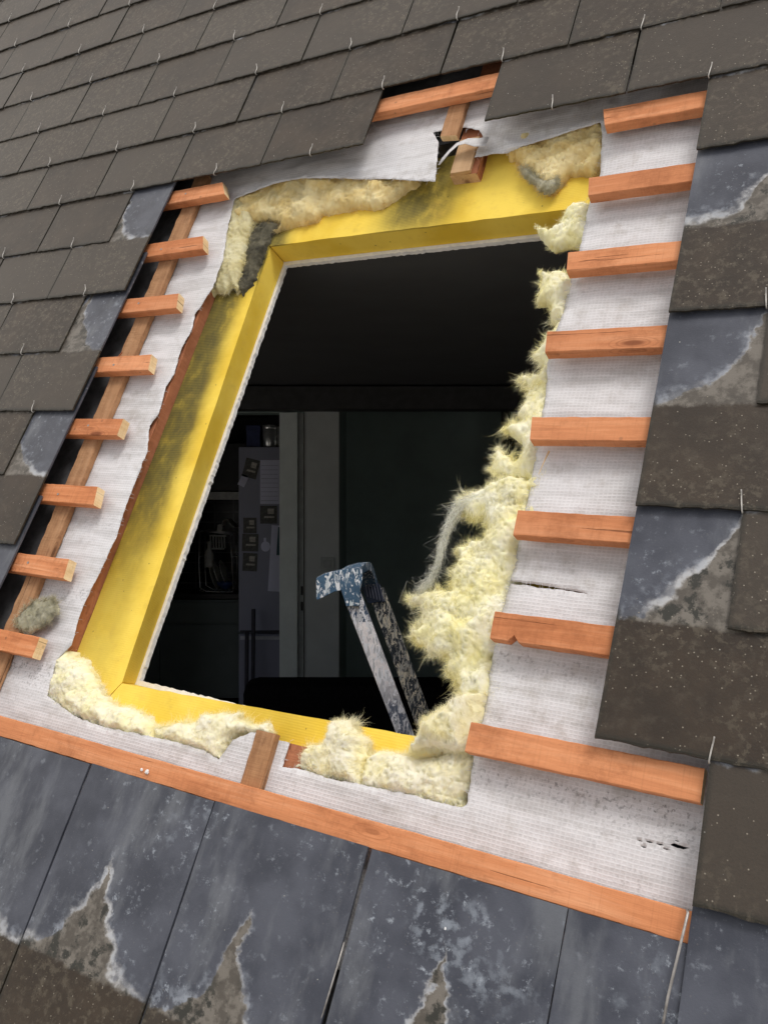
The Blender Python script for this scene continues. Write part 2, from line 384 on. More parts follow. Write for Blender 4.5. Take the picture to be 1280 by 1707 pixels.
# ---------------------------------------------------------------- setting: ground far below, roof slope under everything
me = MB().box((-150, -150, -.3), (150, 150, 0)).mesh()
tag(link('ground', me, m_plain('ground_pavement', (.48, .46, .43), .9, .2, .8)), None, None, None, 'structure')

def in_poly(p, poly):
    x, y = p; c = False; j = len(poly) - 1
    for i in range(len(poly)):
        xi, yi = poly[i]; xj, yj = poly[j]
        if (yi > y) != (yj > y) and x < (xj - xi) * (y - yi) / (yj - yi) + xi: c = not c
        j = i
    return c
def densify(poly, step, jit=0.0, r=rnd):
    out = []
    n = len(poly)
    for i in range(n):
        a = Vector(poly[i]); b = Vector(poly[(i + 1) % n]); L = (b - a).length; k = max(1, int(L / step))
        nn = Vector((-(b - a).y, (b - a).x)); nn = nn / (nn.length or 1)
        for j in range(k):
            p = a.lerp(b, j / k)
            if jit: p = p + nn * (jit * (noise.noise(Vector((p.x * 60, p.y * 60, 3.1))) + .8 * noise.noise(Vector((p.x * 210, p.y * 210, 7.7)))))
            out.append((p.x, p.y))
    return out
def dist_poly(P, poly):
    """distance of each point of P (n,2) to the outline"""
    A = np.array(poly); B = np.roll(A, -1, 0); P = np.asarray(P); best = np.full(len(P), 1e9)
    for a, b in zip(A, B):
        ab = b - a; t = np.clip(((P - a) @ ab) / (ab @ ab + 1e-12), 0, 1)
        best = np.minimum(best, np.hypot(*(P - a - t[:, None] * ab).T))
    return best
def in_poly_v(P, poly):
    P = np.asarray(P); x, y = P[:, 0], P[:, 1]; c = np.zeros(len(P), bool); j = len(poly) - 1
    for i in range(len(poly)):
        xi, yi = poly[i]; xj, yj = poly[j]
        if yi != yj:
            c ^= ((yi > y) != (yj > y)) & (x < (xj - xi) * (y - yi) / (yj - yi) + xi)
        j = i
    return c
def region(outer, holes, step, seed=1):
    """triangles of a flat region; outer and holes are outlines"""
    r = random.Random(seed); loops = [outer] + list(holes); V = []; E = []
    for L in loops:
        n0 = len(V); V += L; E += [(n0 + i, n0 + (i + 1) % len(L)) for i in range(len(L))]
    xs = [p[0] for p in outer]; ys = [p[1] for p in outer]; G_ = []
    y = min(ys); k = 0
    while y < max(ys):
        x = min(xs) + (step / 2 if k % 2 else 0)
        while x < max(xs): G_.append((x + r.uniform(-.2, .2) * step, y + r.uniform(-.2, .2) * step)); x += step
        y += step * .87; k += 1
    G_ = np.array(G_); ok = in_poly_v(G_, outer)
    for h in holes: ok &= ~in_poly_v(G_, h)
    G_ = G_[ok]
    if len(G_):
        d = np.min([dist_poly(G_, L) for L in loops], 0); G_ = G_[d > step * .45]
    V = [Vector(p) for p in V] + [Vector((float(a), float(b))) for a, b in G_]
    res = delaunay_2d_cdt(V, E, [], 0, 1e-6)
    vv, ff = res[0], res[2]
    cen = np.array([[sum(vv[i][0] for i in f) / 3, sum(vv[i][1] for i in f) / 3] for f in ff])
    ok = in_poly_v(cen, outer)
    for h in holes: ok &= ~in_poly_v(cen, h)
    return [(v[0], v[1]) for v in vv], [tuple(f) for f, k in zip(ff, ok) if k]

# dark sheet on the slope beyond the membrane, with the opening left out
OPEN = [(.10, .05), (1.5, .05), (1.5, -1.62), (.10, -1.62)]
FILL_OPEN = [(-2.5, -.64), (-.90, -.64), (-.90, -2.2), (-2.5, -2.2)]      # unseen opening, added further along the slope to light the room
v, f = region([(-5, -4), (6, -4), (6, 4), (-5, 4)], [OPEN, FILL_OPEN], .5)
me = mesh_of([(a, b, -.092) for a, b in v], f)
slope = link('roof_slope', me, M_sheet, mw=ROOF); tag(slope, None, None, None, 'structure')

# ---------------------------------------------------------------- slates
TS, DROP, LEN = .005, .0066 / G, 2.75 * G
def slate_mesh(seed):
    r = random.Random(seed); nx, ny = 46, 16; w2 = W / 2 - .0022; v = []; f = []
    def tail(x): return .0022 * noise.noise(Vector((x * 45, seed * 3.3, 0))) + .0020 * noise.noise(Vector((x * 260, seed, 5)))
    def side(y): return .0007 * noise.noise(Vector((y * 50, seed * 2.1, 9)))
    ys = [0, .004] + [LEN * (j / (ny - 1)) for j in range(1, ny)]
    for lay in (0, 1):
        for j, y in enumerate(ys):
            for i in range(nx):
                x = -w2 + 2 * w2 * i / (nx - 1)
                yy = y + (tail(x) if j == 0 else 0); xx = x + (side(y) * (1 if i else -1) if i in (0, nx - 1) else 0)
                z = -TS * lay + .0006 * noise.noise(Vector((x * 7, y * 7, seed))) - (.0008 if (j == 0 and lay == 0) else 0)
                v.append((xx, yy, z))
    m = len(ys); n = nx * m
    for j in range(m - 1):
        for i in range(nx - 1):
            a = j * nx + i; f.append((a, a + 1, a + nx + 1, a + nx)); f.append((a + n, a + n + nx, a + n + nx + 1, a + n + 1))
    for i in range(nx - 1):
        f.append((i, i + n, i + 1 + n, i + 1)); a = (m - 1) * nx + i; f.append((a, a + 1, a + 1 + n, a + n))
    for j in range(m - 1):
        a = j * nx; f.append((a, a + nx, a + nx + n, a + n)); a += nx - 1; f.append((a, a + n, a + nx + n, a + nx))
    return mesh_of(v, f)
SL = [slate_mesh(i + 1) for i in range(5)]
def hook_mesh(seed, k=1.0):
    r = random.Random(seed); s = r.choice((-1, 1)) * r.uniform(.6, 1) * k; h = r.uniform(.026, .034)
    p = [(0, .05, -TS - .0019), (0, .01, -TS - .0019), (0, -.0005, -TS - .0017), (0, -.0042, -TS - .0002), (0, -.0052, -TS / 2 + .001),
         (.0004 * s, -.0038, .0014), (.0012 * s, .001, .0026), (.0030 * s, h * .3, .0030), (.0022 * s, h * .55, .0038), (-.0010 * s, h * .78, .005), (-.0026 * s, h, .0085)]
    # even it out
    q = []
    for i in range(len(p) - 1):
        for t in (0, .5): q.append(tuple(a + (b - a) * t for a, b in zip(p[i], p[i + 1])))
    q.append(p[-1])
    return MB().tube(q, .00135, 6).mesh(True)
HK = [hook_mesh(i) for i in range(5)]; HS = [hook_mesh(i, .12) for i in range(5)]
ORD = ['zeroth', 'first', 'second', 'third', 'fourth', 'fifth', 'sixth', 'seventh', 'eighth', 'ninth', 'tenth', 'eleventh', 'twelfth', 'thirteenth', 'fourteenth']
def exists(c, v):
    if v >= 1: return True
    if v == 0: return c < 2 or c > 3
    lim = {0: (-.5, 5.5), 1: (-1, 5)}[v % 2]
    if v >= -8: return c <= lim[0] or c >= lim[1]
    if v == -9: return c <= -1 or c >= 6
    if v == -10: return c <= -.5 or c >= 5.5
    return True
cells = []
for v in range(-12, 12):
    for k in range(-12, 12):
        c = k + (.5 if v % 2 == 0 else 0)
        if not exists(c, v): continue
        up = 2.75 if v <= -11 else (2.0 if v < 0 or True else 1)
        vis = False
        for i in range(7):
            for j in range(9):
                x, y = px((c - .5 + i / 6) * W, (v + up * j / 8) * G)
                if -8 < x < 1288 and -8 < y < 1715:
                    # is that spot uncovered?
                    if j / 8 * up <= 1.0: vis = True
                    else:
                        cov = False; uu = c - .5 + i / 6
                        for dv in (1, 2):
                            if v + dv <= v + j / 8 * up:
                                par = .5 if (v + dv) % 2 == 0 else 0
                                cc = math.floor(uu - par + .5) + par
                                if exists(cc, v + dv): cov = True
                        if not cov: vis = True
        if vis: cells.append((v, c))
def bucket(v, c):
    if v >= 0: return ('up', v)
    if v <= -11: return ('low', v)
    return ('left' if c < 2 else 'right', v)
rows = {}
for v, c in cells: rows.setdefault(bucket(v, c), []).append(c)
def slate_label(v, c):
    b = bucket(v, c); L = sorted(rows[b]); i = L.index(c) + 1; n = len(L)
    if b[0] == 'up':
        if v == 0:
            if c > 3: return 'weathered brown slate in the short pair overhanging the torn membrane, ' + ('the left one' if i < n and c == min(q for q in L if q > 3) else 'the right one')
            m = [q for q in L if q < 3]; j = len(m) - m.index(c)
            if j == 1: return 'weathered brown slate with free right end beside the topmost bare batten'
            return 'weathered brown slate, %s from the right in the broken lowest course above the opening' % ORD[j]
        o = 'top visible' if v == max(r_[1] for r_ in rows if r_[0] == 'up') else ORD[v] + ' unbroken'
        return 'brown roof slate %s in the %s course above the opening' % (ORD[i] + ' from the left', o)
    if b[0] == 'low':
        if v == -11:
            return 'blue-grey uncovered slate with white lime stains, %s from the left below the bottom batten' % ORD[i]
        return 'dark slate showing only through the joint gaps, %s from the left at the bottom' % ORD[i]
    side = b[0]; j = -v
    look = 'half bare blue-grey slate' if (side == 'right' and v % 2 == 1 and i == 1 and v > -8 and v < -1) or (side == 'left' and v % 2 == 0 and i == n) else 'dark brown slate'
    if side == 'left':
        k = n - i + 1
        return '%s, %s from the open edge beside the %s left batten' % (look, ORD[k], ORD[min(j, 8)]) if k > 1 else '%s at the open edge beside the %s batten on the left' % (look, ORD[min(j, 8)])
    near = 'beside the %s batten on the right' % ORD[min(j, 8)] if j <= 8 else ('at the right end of the bottom batten' if j == 10 else 'right of the bottom batten end')
    return '%s %s%s' % (look, near, ', outer one' if i > 1 else ', against the membrane')
SHIFT = {3.0: (-.0005, .0), 4.0: (.0050, .25), 1.0: (-.0016, -.12), 2.0: (-.0022, -.15), 5.0: (.0035, 0), 6.0: (.0035, 0)}
for v, c in sorted(cells):
    r = random.Random(int(v * 101 + c * 14))
    M = ROOF @ Matrix.Translation((c * W + r.uniform(-.001, .001), v * G + r.uniform(-.0016, .0016), r.uniform(0, .0024))) \
        @ Matrix.Rotation(math.radians(r.uniform(-.4, .4)), 4, 'Z') @ Matrix.Rotation(-math.atan(DROP), 4, 'X')
    if v == -11 and c in SHIFT: dx, dz_ = SHIFT[c]; M = M @ Matrix.Translation((dx, 0, 0)) @ Matrix.Rotation(math.radians(dz_), 4, 'Z')
    o = link('roof_slate', r.choice(SL), M_slate, mw=M)
    side = bucket(v, c)[0]
    grp = {'up': 'roof slates above the opening', 'left': 'roof slates left of the opening', 'right': 'roof slates right of the opening', 'low': 'uncovered slates below the bottom batten'}[side]
    tag(o, slate_label(v, c), 'roof slate', grp)
    x, y = px(c * W, v * G)
    if v > -11 and -20 < x < 1300 and -20 < y < 1730:
        h = link('hook', r.choice(HS if c > 2.6 else HK), M_hook, parent=o)
        h.location = (r.uniform(-.003, .003), .0005, 0); h.rotation_euler = (0, 0, math.radians(r.uniform(-9, 9)))

# the covering carries on beyond the picture: plain slates as parts of the roof slope, nearest first
rest = []
for v in range(-13, 9):
    for k in range(-9, 10):
        c = k + (.5 if v % 2 == 0 else 0)
        if (v, c) in cells or not exists(c, v): continue
        if (c - .5) * W < -.86 and v * G < -.50 and v * G + LEN > -2.32: continue
        x, y = px(c * W, (v + .6) * G)
        d = max(-x, x - 1280, 0) + max(-y, y - 1707, 0)
        rest.append((d, v, c))
rest.sort()
for d, v, c in rest[:98]:
    r = random.Random(int(v * 101 + c * 14))
    o = bpy.data.objects.new('slate', r.choice(SL)); C.objects.link(o); o.parent = slope
    o.matrix_local = Matrix.Translation((c * W, v * G + r.uniform(-.0016, .0016), r.uniform(0, .0024))) @ Matrix.Rotation(-math.atan(DROP), 4, 'X')
print('margin slates', len(rest))
# old hooks left behind among the uncovered slates
def wire(pts, r, label):
    P = [Vector((*pt(x, y, z), z)) for x, y, z in pts]; o0 = P[0]
    q = [p - o0 for p in P]
    me = MB().tube(q, r, 7).mesh(True)
    tag(link('slate_hook', me, M_hookdk, mw=ROOF @ Matrix.Translation(o0)), label, 'slate hook', 'loose slate hooks below the batten')
wire([(1145, 1516, -.008), (1146, 1522, -.004), (1130, 1590, -.003), (1112, 1665, -.004), (1104, 1712, -.007)], .0020, 'long straight steel hook lying over the right end of the bottom batten')
wire([(574, 1570, -.014), (562, 1612, -.009), (548, 1658, -.0075), (533, 1708, -.009)], .0015, 'thin grey hook wire in the widest joint between the uncovered slates')
wire([(302, 1474, -.014), (285, 1520, -.0105), (272, 1558, -.010), (256, 1604, -.0105), (233, 1662, -.012)], .0013, 'thin grey hook wire in the slate joint just left of the widest gap')
wire([(62, 1462, -.014), (50, 1492, -.0105), (38, 1528, -.010), (18, 1552, -.011)], .0013, 'thin grey hook wire in the leftmost joint of the uncovered slates')

# ---------------------------------------------------------------- battens
ZB, TB, TC = -.0247, .026, .018
def wood_bar(name, a0, a1, b0, b1, z0, z1, mats, axis, seed, cutl=(0, 0), cutr=(0, 0), parent=None, notch=None, rough=.0007):
    """a sawn bar in roof coordinates; cutl / cutr shift the two corners of each end along the bar"""
    L0, L1 = (a0, a1) if axis == 0 else (b0, b1); L = L1 - L0
    t0, t1 = (b0, b1) if axis == 0 else (a0, a1)
    n = max(4, int(L / .011)); prof = []; rough *= 1.35
    nb = 4
    ch = .0016
    def ringpts(s):
        return [(t0, z0 + ch), (t0 + ch, z0), (t1 - ch, z0), (t1, z0 + ch), (t1, (z0 + z1) / 2), (t1, z1 - ch), (t1 - ch, z1), ((t0 + t1) / 2, z1), (t0 + ch, z1), (t0, z1 - ch), (t0, (z0 + z1) / 2)]
    v = []; f = []; mi = []
    R = len(ringpts(0)); ca, cb = (a0 + a1) / 2, (b0 + b1) / 2
    for i in range(n + 1):
        s = i / n
        for (t, z) in ringpts(s):
            fr = (t - t0) / (t1 - t0)
            l0 = L0 + cutl[0] * (1 - fr) + cutl[1] * fr; l1 = L1 + cutr[0] * (1 - fr) + cutr[1] * fr
            l = l0 + (l1 - l0) * s
            q = Vector((l * 40, t * 40, z * 40 + seed * 7.7))
            dt = rough * noise.noise(q) + rough * .6 * noise.noise(q * 5); dz = rough * noise.noise(q + Vector((9, 3, 1)))
            if notch and abs(l - notch[0]) < notch[1] and fr < .3: dt += notch[2] * math.cos((l - notch[0]) / notch[1] * math.pi / 2) ** .6
            p = (l, t + dt, z + dz) if axis == 0 else (t + dt, l, z + dz)
            v.append((p[0] - ca, p[1] - cb, p[2] - z0))
    for i in range(n):
        for j in range(R):
            f.append((i * R + j, (i + 1) * R + j, (i + 1) * R + (j + 1) % R, i * R + (j + 1) % R)); mi.append(0)
    f.append(tuple(range(R))); mi.append(1); f.append(tuple(range(n * R, n * R + R))[::-1]); mi.append(1)
    me = mesh_of(v, f, mi)
    bm = bmesh.new(); bm.from_mesh(me); bmesh.ops.recalc_face_normals(bm, faces=bm.faces); bm.to_mesh(me); bm.free()
    return link(name, me, mats, parent, ROOF @ Matrix.Translation((ca, cb, z0)))
BM = [M_batten, M_end]
BW = .051
Ls = [(.186, .216), (.197, .219), (.194, .208), (.184, .196), (.177, .180), (.186, .198), (.190, .197), (.198, .200)]
for k, (u, l) in enumerate(Ls):
    top = -.0125 - .2 * k
    rt, rb = (u, l)
    o = wood_bar('roof_batten', -.42, .19, top - BW, top, ZB - TB, ZB, BM, 0, k + 1, cutr=(rb - .19, rt - .19))
    s_ = ['uppermost', 'second', 'third', 'fourth', 'fifth', 'sixth', 'seventh', 'lowest'][k]
    tag(o, 'short sawn-off orange batten, %s on the left side of the opening' % s_, 'batten', 'sawn battens left of the opening')
    nl = link('nail_head', MB().tube([(0, 0, -.003), (0, 0, .0012)], .0032, 10).mesh(), M_hookdk, o)
    nl.location = (.05 - (-.42 + .19) / 2 + .004 * math.sin(k * 5), .004 * math.cos(k * 3), TB)
Rs = [(1.319, 1.331, 2.2), (1.322, 1.329, 2.2), (1.313, 1.319, 2.2), (1.307, 1.312, 2.2), (1.316, 1.322, 2.2), (1.330, 1.331, 2.2), (1.329, 1.331, 2.2), (1.331, 1.331, 1.7115)]
for k, (u, l, e) in enumerate(Rs):
    top = -.0108 - .2 * k
    o = wood_bar('roof_batten', 1.32, e, top - BW, top, ZB - TB, ZB, BM, 0, k + 21, cutl=(l - 1.32, u - 1.32),
                 notch=(1.374, .010, .012) if k == 6 else None)
    s_ = ['uppermost', 'second', 'third', 'fourth', 'fifth', 'sixth', 'seventh, with a small mouse-hole notch,', 'lowest and longest'][k]
    tag(o, 'orange timber batten, %s on the right side of the opening' % s_, 'batten', 'battens right of the opening')
o = wood_bar('roof_batten', .52, 1.30, .135, .189, ZB - TB, ZB, BM, 0, 41)
tag(o, 'orange batten above the cut rafter end, partly under the broken slate course', 'batten', 'battens above the opening')
for k in range(2):
    o = wood_bar('roof_batten', -.9, .48 if k else .50, .389 + .2 * k - BW, .389 + .2 * k, ZB - TB, ZB, BM, 0, 44 + k) if False else None
o = wood_bar('roof_batten', -.75, 1.722, -1.6515, -1.608, ZB - TB - .004, ZB, [M_batten, M_end], 0, 51)
tag(o, 'long orange bottom batten running the full width below the opening', 'batten', 'battens below the opening')

# counter battens (they run up the slope, under the battens)
ZC = ZB - TB - .0012
o = wood_bar('counter_batten', .022, .080, -1.56, .06, ZC - TC, ZC, [M_counter, M_end], 1, 61, rough=.0014)
tag(o, 'brown counter batten running up the left side under the sawn battens', 'counter batten', 'counter battens up the slope')
o = wood_bar('counter_batten', .880, .930, .035, .186, ZC - TC, ZC, [M_counter, M_end], 1, 62, cutl=(.0, -.008))
tag(o, 'broken short counter batten hanging above the cut rafter end', 'counter batten', 'counter battens up the slope')
o = wood_bar('counter_batten', .877, .925, -1.612, -1.503, ZC - TC, ZC, [M_counter, M_end], 1, 63, cutr=(.0, .0))
tag(o, 'sawn counter batten stub on the membrane above the bottom batten', 'counter batten', 'counter battens up the slope')
# splintered fibres on the left counter batten
r = random.Random(5); mb = MB()
for i in range(16):
    x = .022 + r.uniform(-.004, .010); y = -.60 + r.uniform(-.04, .03); z = ZC - r.uniform(0, .012)
    mb.tube([(x, y, z), (x - r.uniform(.002, .012), y - r.uniform(.01, .03), z + r.uniform(-.004, .006))], .0024, 4, r1=.0004)
M0 = ROOF @ Matrix.Translation((.022, -.60, ZC)); me = mb.mesh()
for v_ in me.vertices: v_.co -= Vector((.022, -.60, ZC))
tag(link('wood_splinter', me, M_rafter, mw=M0), 'frayed brown splinters on the edge of the left counter batten', 'splinter')

# rafters
ZI = -.112
ZM = -.0715
o = wood_bar('rafter', .150, (pt(272, 730, ZI)[0] + pt(155, 1010, ZI)[0]) / 2 - .002, -2.2, -.352, -.195, ZM - .009, [M_rafter, M_stub], 1, 71, rough=.0016)
tag(o, 'rough red-brown rafter under the torn membrane edge left of the opening', 'rafter', 'rafters')
o = wood_bar('rafter', .925, 1.0, -.082, .9, -.118, ZM - .010, [M_rafter, M_stub], 1, 72, cutl=(.004, 0), rough=.0012)
tag(o, 'sawn-off rafter end poking down through the torn membrane at the top', 'rafter', 'rafters')
mb = MB().box((.931, -.081, ZM - .0095), (.985, .030, ZM + .001)); me = mb.mesh(bevel=.001)
for v_ in me.vertices: v_.co -= Vector((.955, 0, ZM))
lk = link('packing_piece', me, M_stub, mw=ROOF @ Matrix.Translation((.955, 0, ZM))); lk.parent = o; lk.matrix_parent_inverse = o.matrix_world.inverted()
o = wood_bar('rafter', .915, .985, -2.2, -1.512, -.110, ZM - .0035, [M_rafter, M_stub], 1, 73, rough=.0012)
tag(o, 'red-brown cut rafter end peeping out beside the bottom counter batten stub', 'rafter', 'rafters')
o = wood_bar('rafter', 1.42, 1.49, -2.2, .9, -.195, ZM - .012, [M_rafter, M_stub], 1, 74)
tag(o, 'rafter hidden under the membrane right of the opening', 'rafter', 'rafters')

# ---------------------------------------------------------------- membrane
HOLE = [(380,372),(387,346),(392,330),(429,316),(468,303),(506,297),(548,297),(601,298),(666,299),(725,302),(728,270),(732,240),(722,222),(738,219),
 (775,214),(800,219),(806,232),(800,240),(790,262),(795,261),(840,252),(880,240),(920,227),(960,215),(1000,202),(1003,230),(998,290),(980,340),(968,400),
 (962,425),(952,455),(944,480),(940,515),(925,550),(912,600),(908,660),(900,700),(890,755),(884,800),(862,905),(850,968),(900,974),(980,989),(900,978),(850,972),(833,1030),(822,1080),
 (815,1130),(803,1200),(790,1260),(778,1342),(771,1346),(735,1339),(689,1326),(604,1308),(545,1297),(496,1280),(471,1279),(477,1259),(483,1239),(468,1234),
 (420,1220),(388,1234),(365,1266),(342,1252),(300,1238),(244,1226),(171,1211),(125,1194),(80,1160),(95,1100),(120,1075),(132,1030),(150,985),(175,935),(195,890),
 (205,860),(215,830),(227,800),(245,750),(250,710),(265,690),(277,645),(290,625),(300,585),(320,550),(325,525),(355,480),(372,430)]
hole = densify([pt(x, y, ZM + .001) for x, y in HOLE], .006, .0022)
outer = densify([(.03, .172), (1.95, .172), (1.95, -1.85), (-.45, -1.85), (-.45, -1.535), (.0, -1.525), (.03, -1.49)], .03)
r = random.Random(3)
tears = []
for (x, y, s) in ((1133, 1412, 1.0), (1100, 1408, .35), (1072, 1412, .3), (1066, 1402, .25), (1110, 1416, .3), (1082, 1404, .35), (1128, 1402, .3)):
    a, b = pt(x, y, ZM)
    tears.append([(a + .014 * s * math.cos(t) * (1 + r.uniform(-.5, .3)) + .006 * s * math.sin(2 * t), b + .0028 * s * math.sin(t) * (1 + r.uniform(-.4, .4))) for t in [2 * math.pi * i / 9 for i in range(9)]])
vv, ff = region(outer, [hole] + tears, .0105, 4)
P = np.array(vv); dh = dist_poly(P, hole)
verts = []
for (a, b), d in zip(vv, dh):
    e = math.exp(-d / .05)
    z = ZM + .0042 * fbm((a, b, 0), 7, 3) + .0024 * fbm((a * .35, b, 4), 34, 3) + .0016 * (1 - abs(noise.noise(Vector((a * 9, b * 22, 5)))) * 5 if abs(noise.noise(Vector((a * 9, b * 22, 5)))) < .2 else 0)
    if b > -.3: z += e * (.006 * max(0, noise.noise(Vector((a * 6, b * 6, 2)))) )
    z += -.0035 * e * (b > -1.4) * (a > 1.0) + .003 * e * (b < -1.45)
    z += .0026 * math.sin((a * .35 + b) * 120 + 3 * noise.noise(Vector((a * 5, b * 5, 1)))) * math.exp(-((a - 1.05) / .12) ** 2 - ((b + .02) / .06) ** 2)
    z += .003 * math.sin(b * 62 + 2.5 * noise.noise(Vector((a * 7, b * 3, 8)))) * noise.noise(Vector((a * 3, b * 5, 6))) * (a > 1.2)
    # the upper flap puffs forward; never through the battens
    z = min(z, ZM + .001 + .012 * e if b > .0 and .40 < a < 1.25 else ZM + .0015)
    verts.append((a, b, z))
me = mesh_of(verts, ff, smooth=True)
mem = link('roofing_membrane', me, M_mem, mw=ROOF)
sm = mem.modifiers.new('thick', 'SOLIDIFY'); sm.thickness = .0008; sm.offset = -1
tag(mem, 'torn white woven roofing membrane around the opening', 'membrane')
# frayed strip torn loose beside the cut rafter
def ribbon(pts, ws, n=3, seed=1):
    v = []; f = []
    for i, (p, w_) in enumerate(zip(pts, ws)):
        p = Vector(p); t = (Vector(pts[min(i + 1, len(pts) - 1)]) - Vector(pts[max(i - 1, 0)])).normalized()
        s_ = Vector((-t.y, t.x, .25)).normalized()
        for j in range(n): v.append(p + s_ * w_ * (j / (n - 1) - .5) + Vector((0, 0, .0016 * math.sin(j * 3 + i))))
    for i in range(len(pts) - 1):
        for j in range(n - 1): a = i * n + j; f.append((a, a + 1, a + n + 1, a + n))
    return v, f
def pz(l): return [(*pt(x, y, z), z) for x, y, z in l]
v, f = ribbon(pz([(812, 236, -.058), (795, 238, -.053), (778, 236, -.050), (762, 241, -.049), (748, 253, -.049), (738, 265, -.050), (731, 275, -.052)]), [.045, .036, .024, .019, .014, .012, .006], 5)
st = link('torn_strip', mesh_of(v, f, smooth=True), M_mem, mw=ROOF); st.parent = mem; st.matrix_parent_inverse = mem.matrix_world.inverted()
k = st.modifiers.new('t', 'SOLIDIFY'); k.thickness = .0008
# loose threads along the tear
mb = MB(); r = random.Random(11)
hv = [Vector((p[0], p[1])) for p in hole]
for i in range(340):
    j = r.randrange(len(hv)); p = hv[j]; t = (hv[(j + 1) % len(hv)] - hv[j - 1]).normalized()
    nn = Vector((-t.y, t.x)); nn = nn if in_poly((p.x + nn.x * .004, p.y + nn.y * .004), hole) else -nn
    L = r.uniform(.004, .012); q = p + nn * L + t * r.uniform(-.5, .5) * L
    z = ZM + .001
    mb.tube([(p.x - nn.x * .004, p.y - nn.y * .004, z), ((p.x + q.x) / 2, (p.y + q.y) / 2, z + r.uniform(-.001, .003)), (q.x, q.y, z + r.uniform(-.006, .003))], .00045, 3, r1=.0002)
st = link('loose_threads', mb.mesh(), M_mem, mw=ROOF); st['kind'] = 'stuff'; st.parent = mem; st.matrix_parent_inverse = mem.matrix_world.inverted()
# crumbs of mortar and wood lying along the bottom batten and on the slates
r = random.Random(21)
for i, (x, y, z, s_, lb) in enumerate(((246, 1287, -.0225, .0045, 'white crumb on the bottom batten near its left part'), (237, 1283, -.0225, .0030, 'tiny white crumb beside a larger one on the bottom batten'),
        (300, 1322, -.0205, .0022, 'tiny pale crumb lying at the top edge of the second uncovered slate'), (743, 1548, -.016, .0030, 'small white crumb at the tip of the stain on the right uncovered slate'))):
    bm = bmesh.new(); bmesh.ops.create_icosphere(bm, subdivisions=2, radius=s_)
    for v_ in bm.verts: v_.co *= 1 + .45 * noise.noise(v_.co * 300 + Vector((i * 3, 0, 0))); v_.co.z *= .6
    o = link('crumb', bm_mesh(bm), M_plaster, mw=ROOF @ Matrix.Translation((*pt(x, y, z), z + s_ * .2))); tag(o, lb, 'crumb')
# sliver of wood under the fifth right batten
mb = MB().tube([(0, 0, 0), (-.004, -.02, .002), (-.011, -.052, .001)], .0022, 4, r1=.0005)
a, b = pt(915, 752, -.058)
tag(link('wood_splinter', mb.mesh(), M_end, mw=ROOF @ Matrix.Translation((a, b, -.058))), 'thin pale wood splinter on the membrane under the fifth right batten', 'splinter')

# ---------------------------------------------------------------- insulation boards round the opening
ZI, ZI2 = -.112, -.186
def _ext(p, q, a): t = (a - p[0]) / (q[0] - p[0]); return (a, p[1] + (q[1] - p[1]) * t)
FL, BL = [pt(449, 411, ZI), pt(204, 1137, ZI)], [pt(473, 438, ZI2), pt(226, 1139, ZI2)]
FR, BR = [_ext(FL[0], pt(930, 351, ZI), 1.31), _ext(FL[1], pt(690, 1226, ZI), 1.31)], [_ext(BL[0], pt(890, 391, ZI2), 1.305), _ext(BL[1], (1.31, FL[1][1]), 1.305)]
print('opening', FL, BL, FR, BR)
def board(front, back, label, seed):
    """front and back outlines (same count) joined; edges slightly uneven"""
    def den(poly):
        out = []
        for i in range(len(poly)):
            a = Vector(poly[i]); b = Vector(poly[(i + 1) % len(poly)])
            for j in range(24): out.append(a.lerp(b, j / 24))
        return out
    F, B = den(front), den(back); F2 = []
    for p in F: F2.append((p.x + .0016 * noise.noise(Vector((p.x * 30, p.y * 30, seed))), p.y + .0022 * noise.noise(Vector((p.x * 22, p.y * 22, seed + 5)))))
    B2 = [(p.x, p.y) for p in B]
    c = (sum(p[0] for p in F2) / len(F2), sum(p[1] for p in F2) / len(F2))
    n = len(F2); K = 4; v = []; f = []
    for k in range(K + 1):
        for (x0, y0), (x1, y1) in zip(F2, B2):
            t = k / K; x = x0 + (x1 - x0) * t; y = y0 + (y1 - y0) * t; z = ZI + (ZI2 - ZI) * t
            v.append((x, y, z))
    for k in range(K):
        for i in range(n): f.append((k * n + i, k * n + (i + 1) % n, (k + 1) * n + (i + 1) % n, (k + 1) * n + i))
    f.append(tuple(range(n))); f.append(tuple(range(K * n, K * n + n)))
    bm = bmesh.new(); me = mesh_of(v, f); bm.from_mesh(me)
    bmesh.ops.recalc_face_normals(bm, faces=bm.faces); bm.to_mesh(me); bm.free()
    o = link('insulation_board', me, M_board, mw=ROOF)
    return tag(o, label, 'insulation board', 'yellow insulation boards lining the opening')
xl = (pt(272, 730, ZI)[0] + pt(155, 1010, ZI)[0]) / 2; print('xl', xl)
board([FL[0], FL[1], (xl, -1.75), (xl, .02)], [BL[0], BL[1], (xl, -1.75), (xl, .02)], 'mould-stained yellow insulation board along the left side of the opening', 1)
board([(xl, .0225), (FL[0][0] + .0015, FL[0][1] + .003), (FR[0][0], FR[0][1]), (1.38, .03)], [(xl, .0225), (BL[0][0] + .0015, BL[0][1] + .003), (BR[0][0], BR[0][1]), (1.38, .03)],
      'yellow insulation board with green mould along the top of the opening', 2)
board([(xl, -1.7525), (FL[1][0] + .0015, FL[1][1] - .003), (FR[1][0], FR[1][1]), (1.38, -1.75)], [(xl, -1.7525), (BL[1][0] + .0015, BL[1][1] - .003), (BR[1][0], BR[1][1]), (1.38, -1.75)],
      'bright yellow insulation board along the bottom of the opening', 3)
board([(FR[0][0] + .002, FR[0][1]), (FR[1][0] + .002, FR[1][1]), (1.4, -1.75), (1.4, .03)], [(BR[0][0] + .002, BR[0][1]), (BR[1][0] + .002, BR[1][1]), (1.4, -1.75), (1.4, .03)],
      'yellow insulation board behind the wool on the right side of the opening', 4)
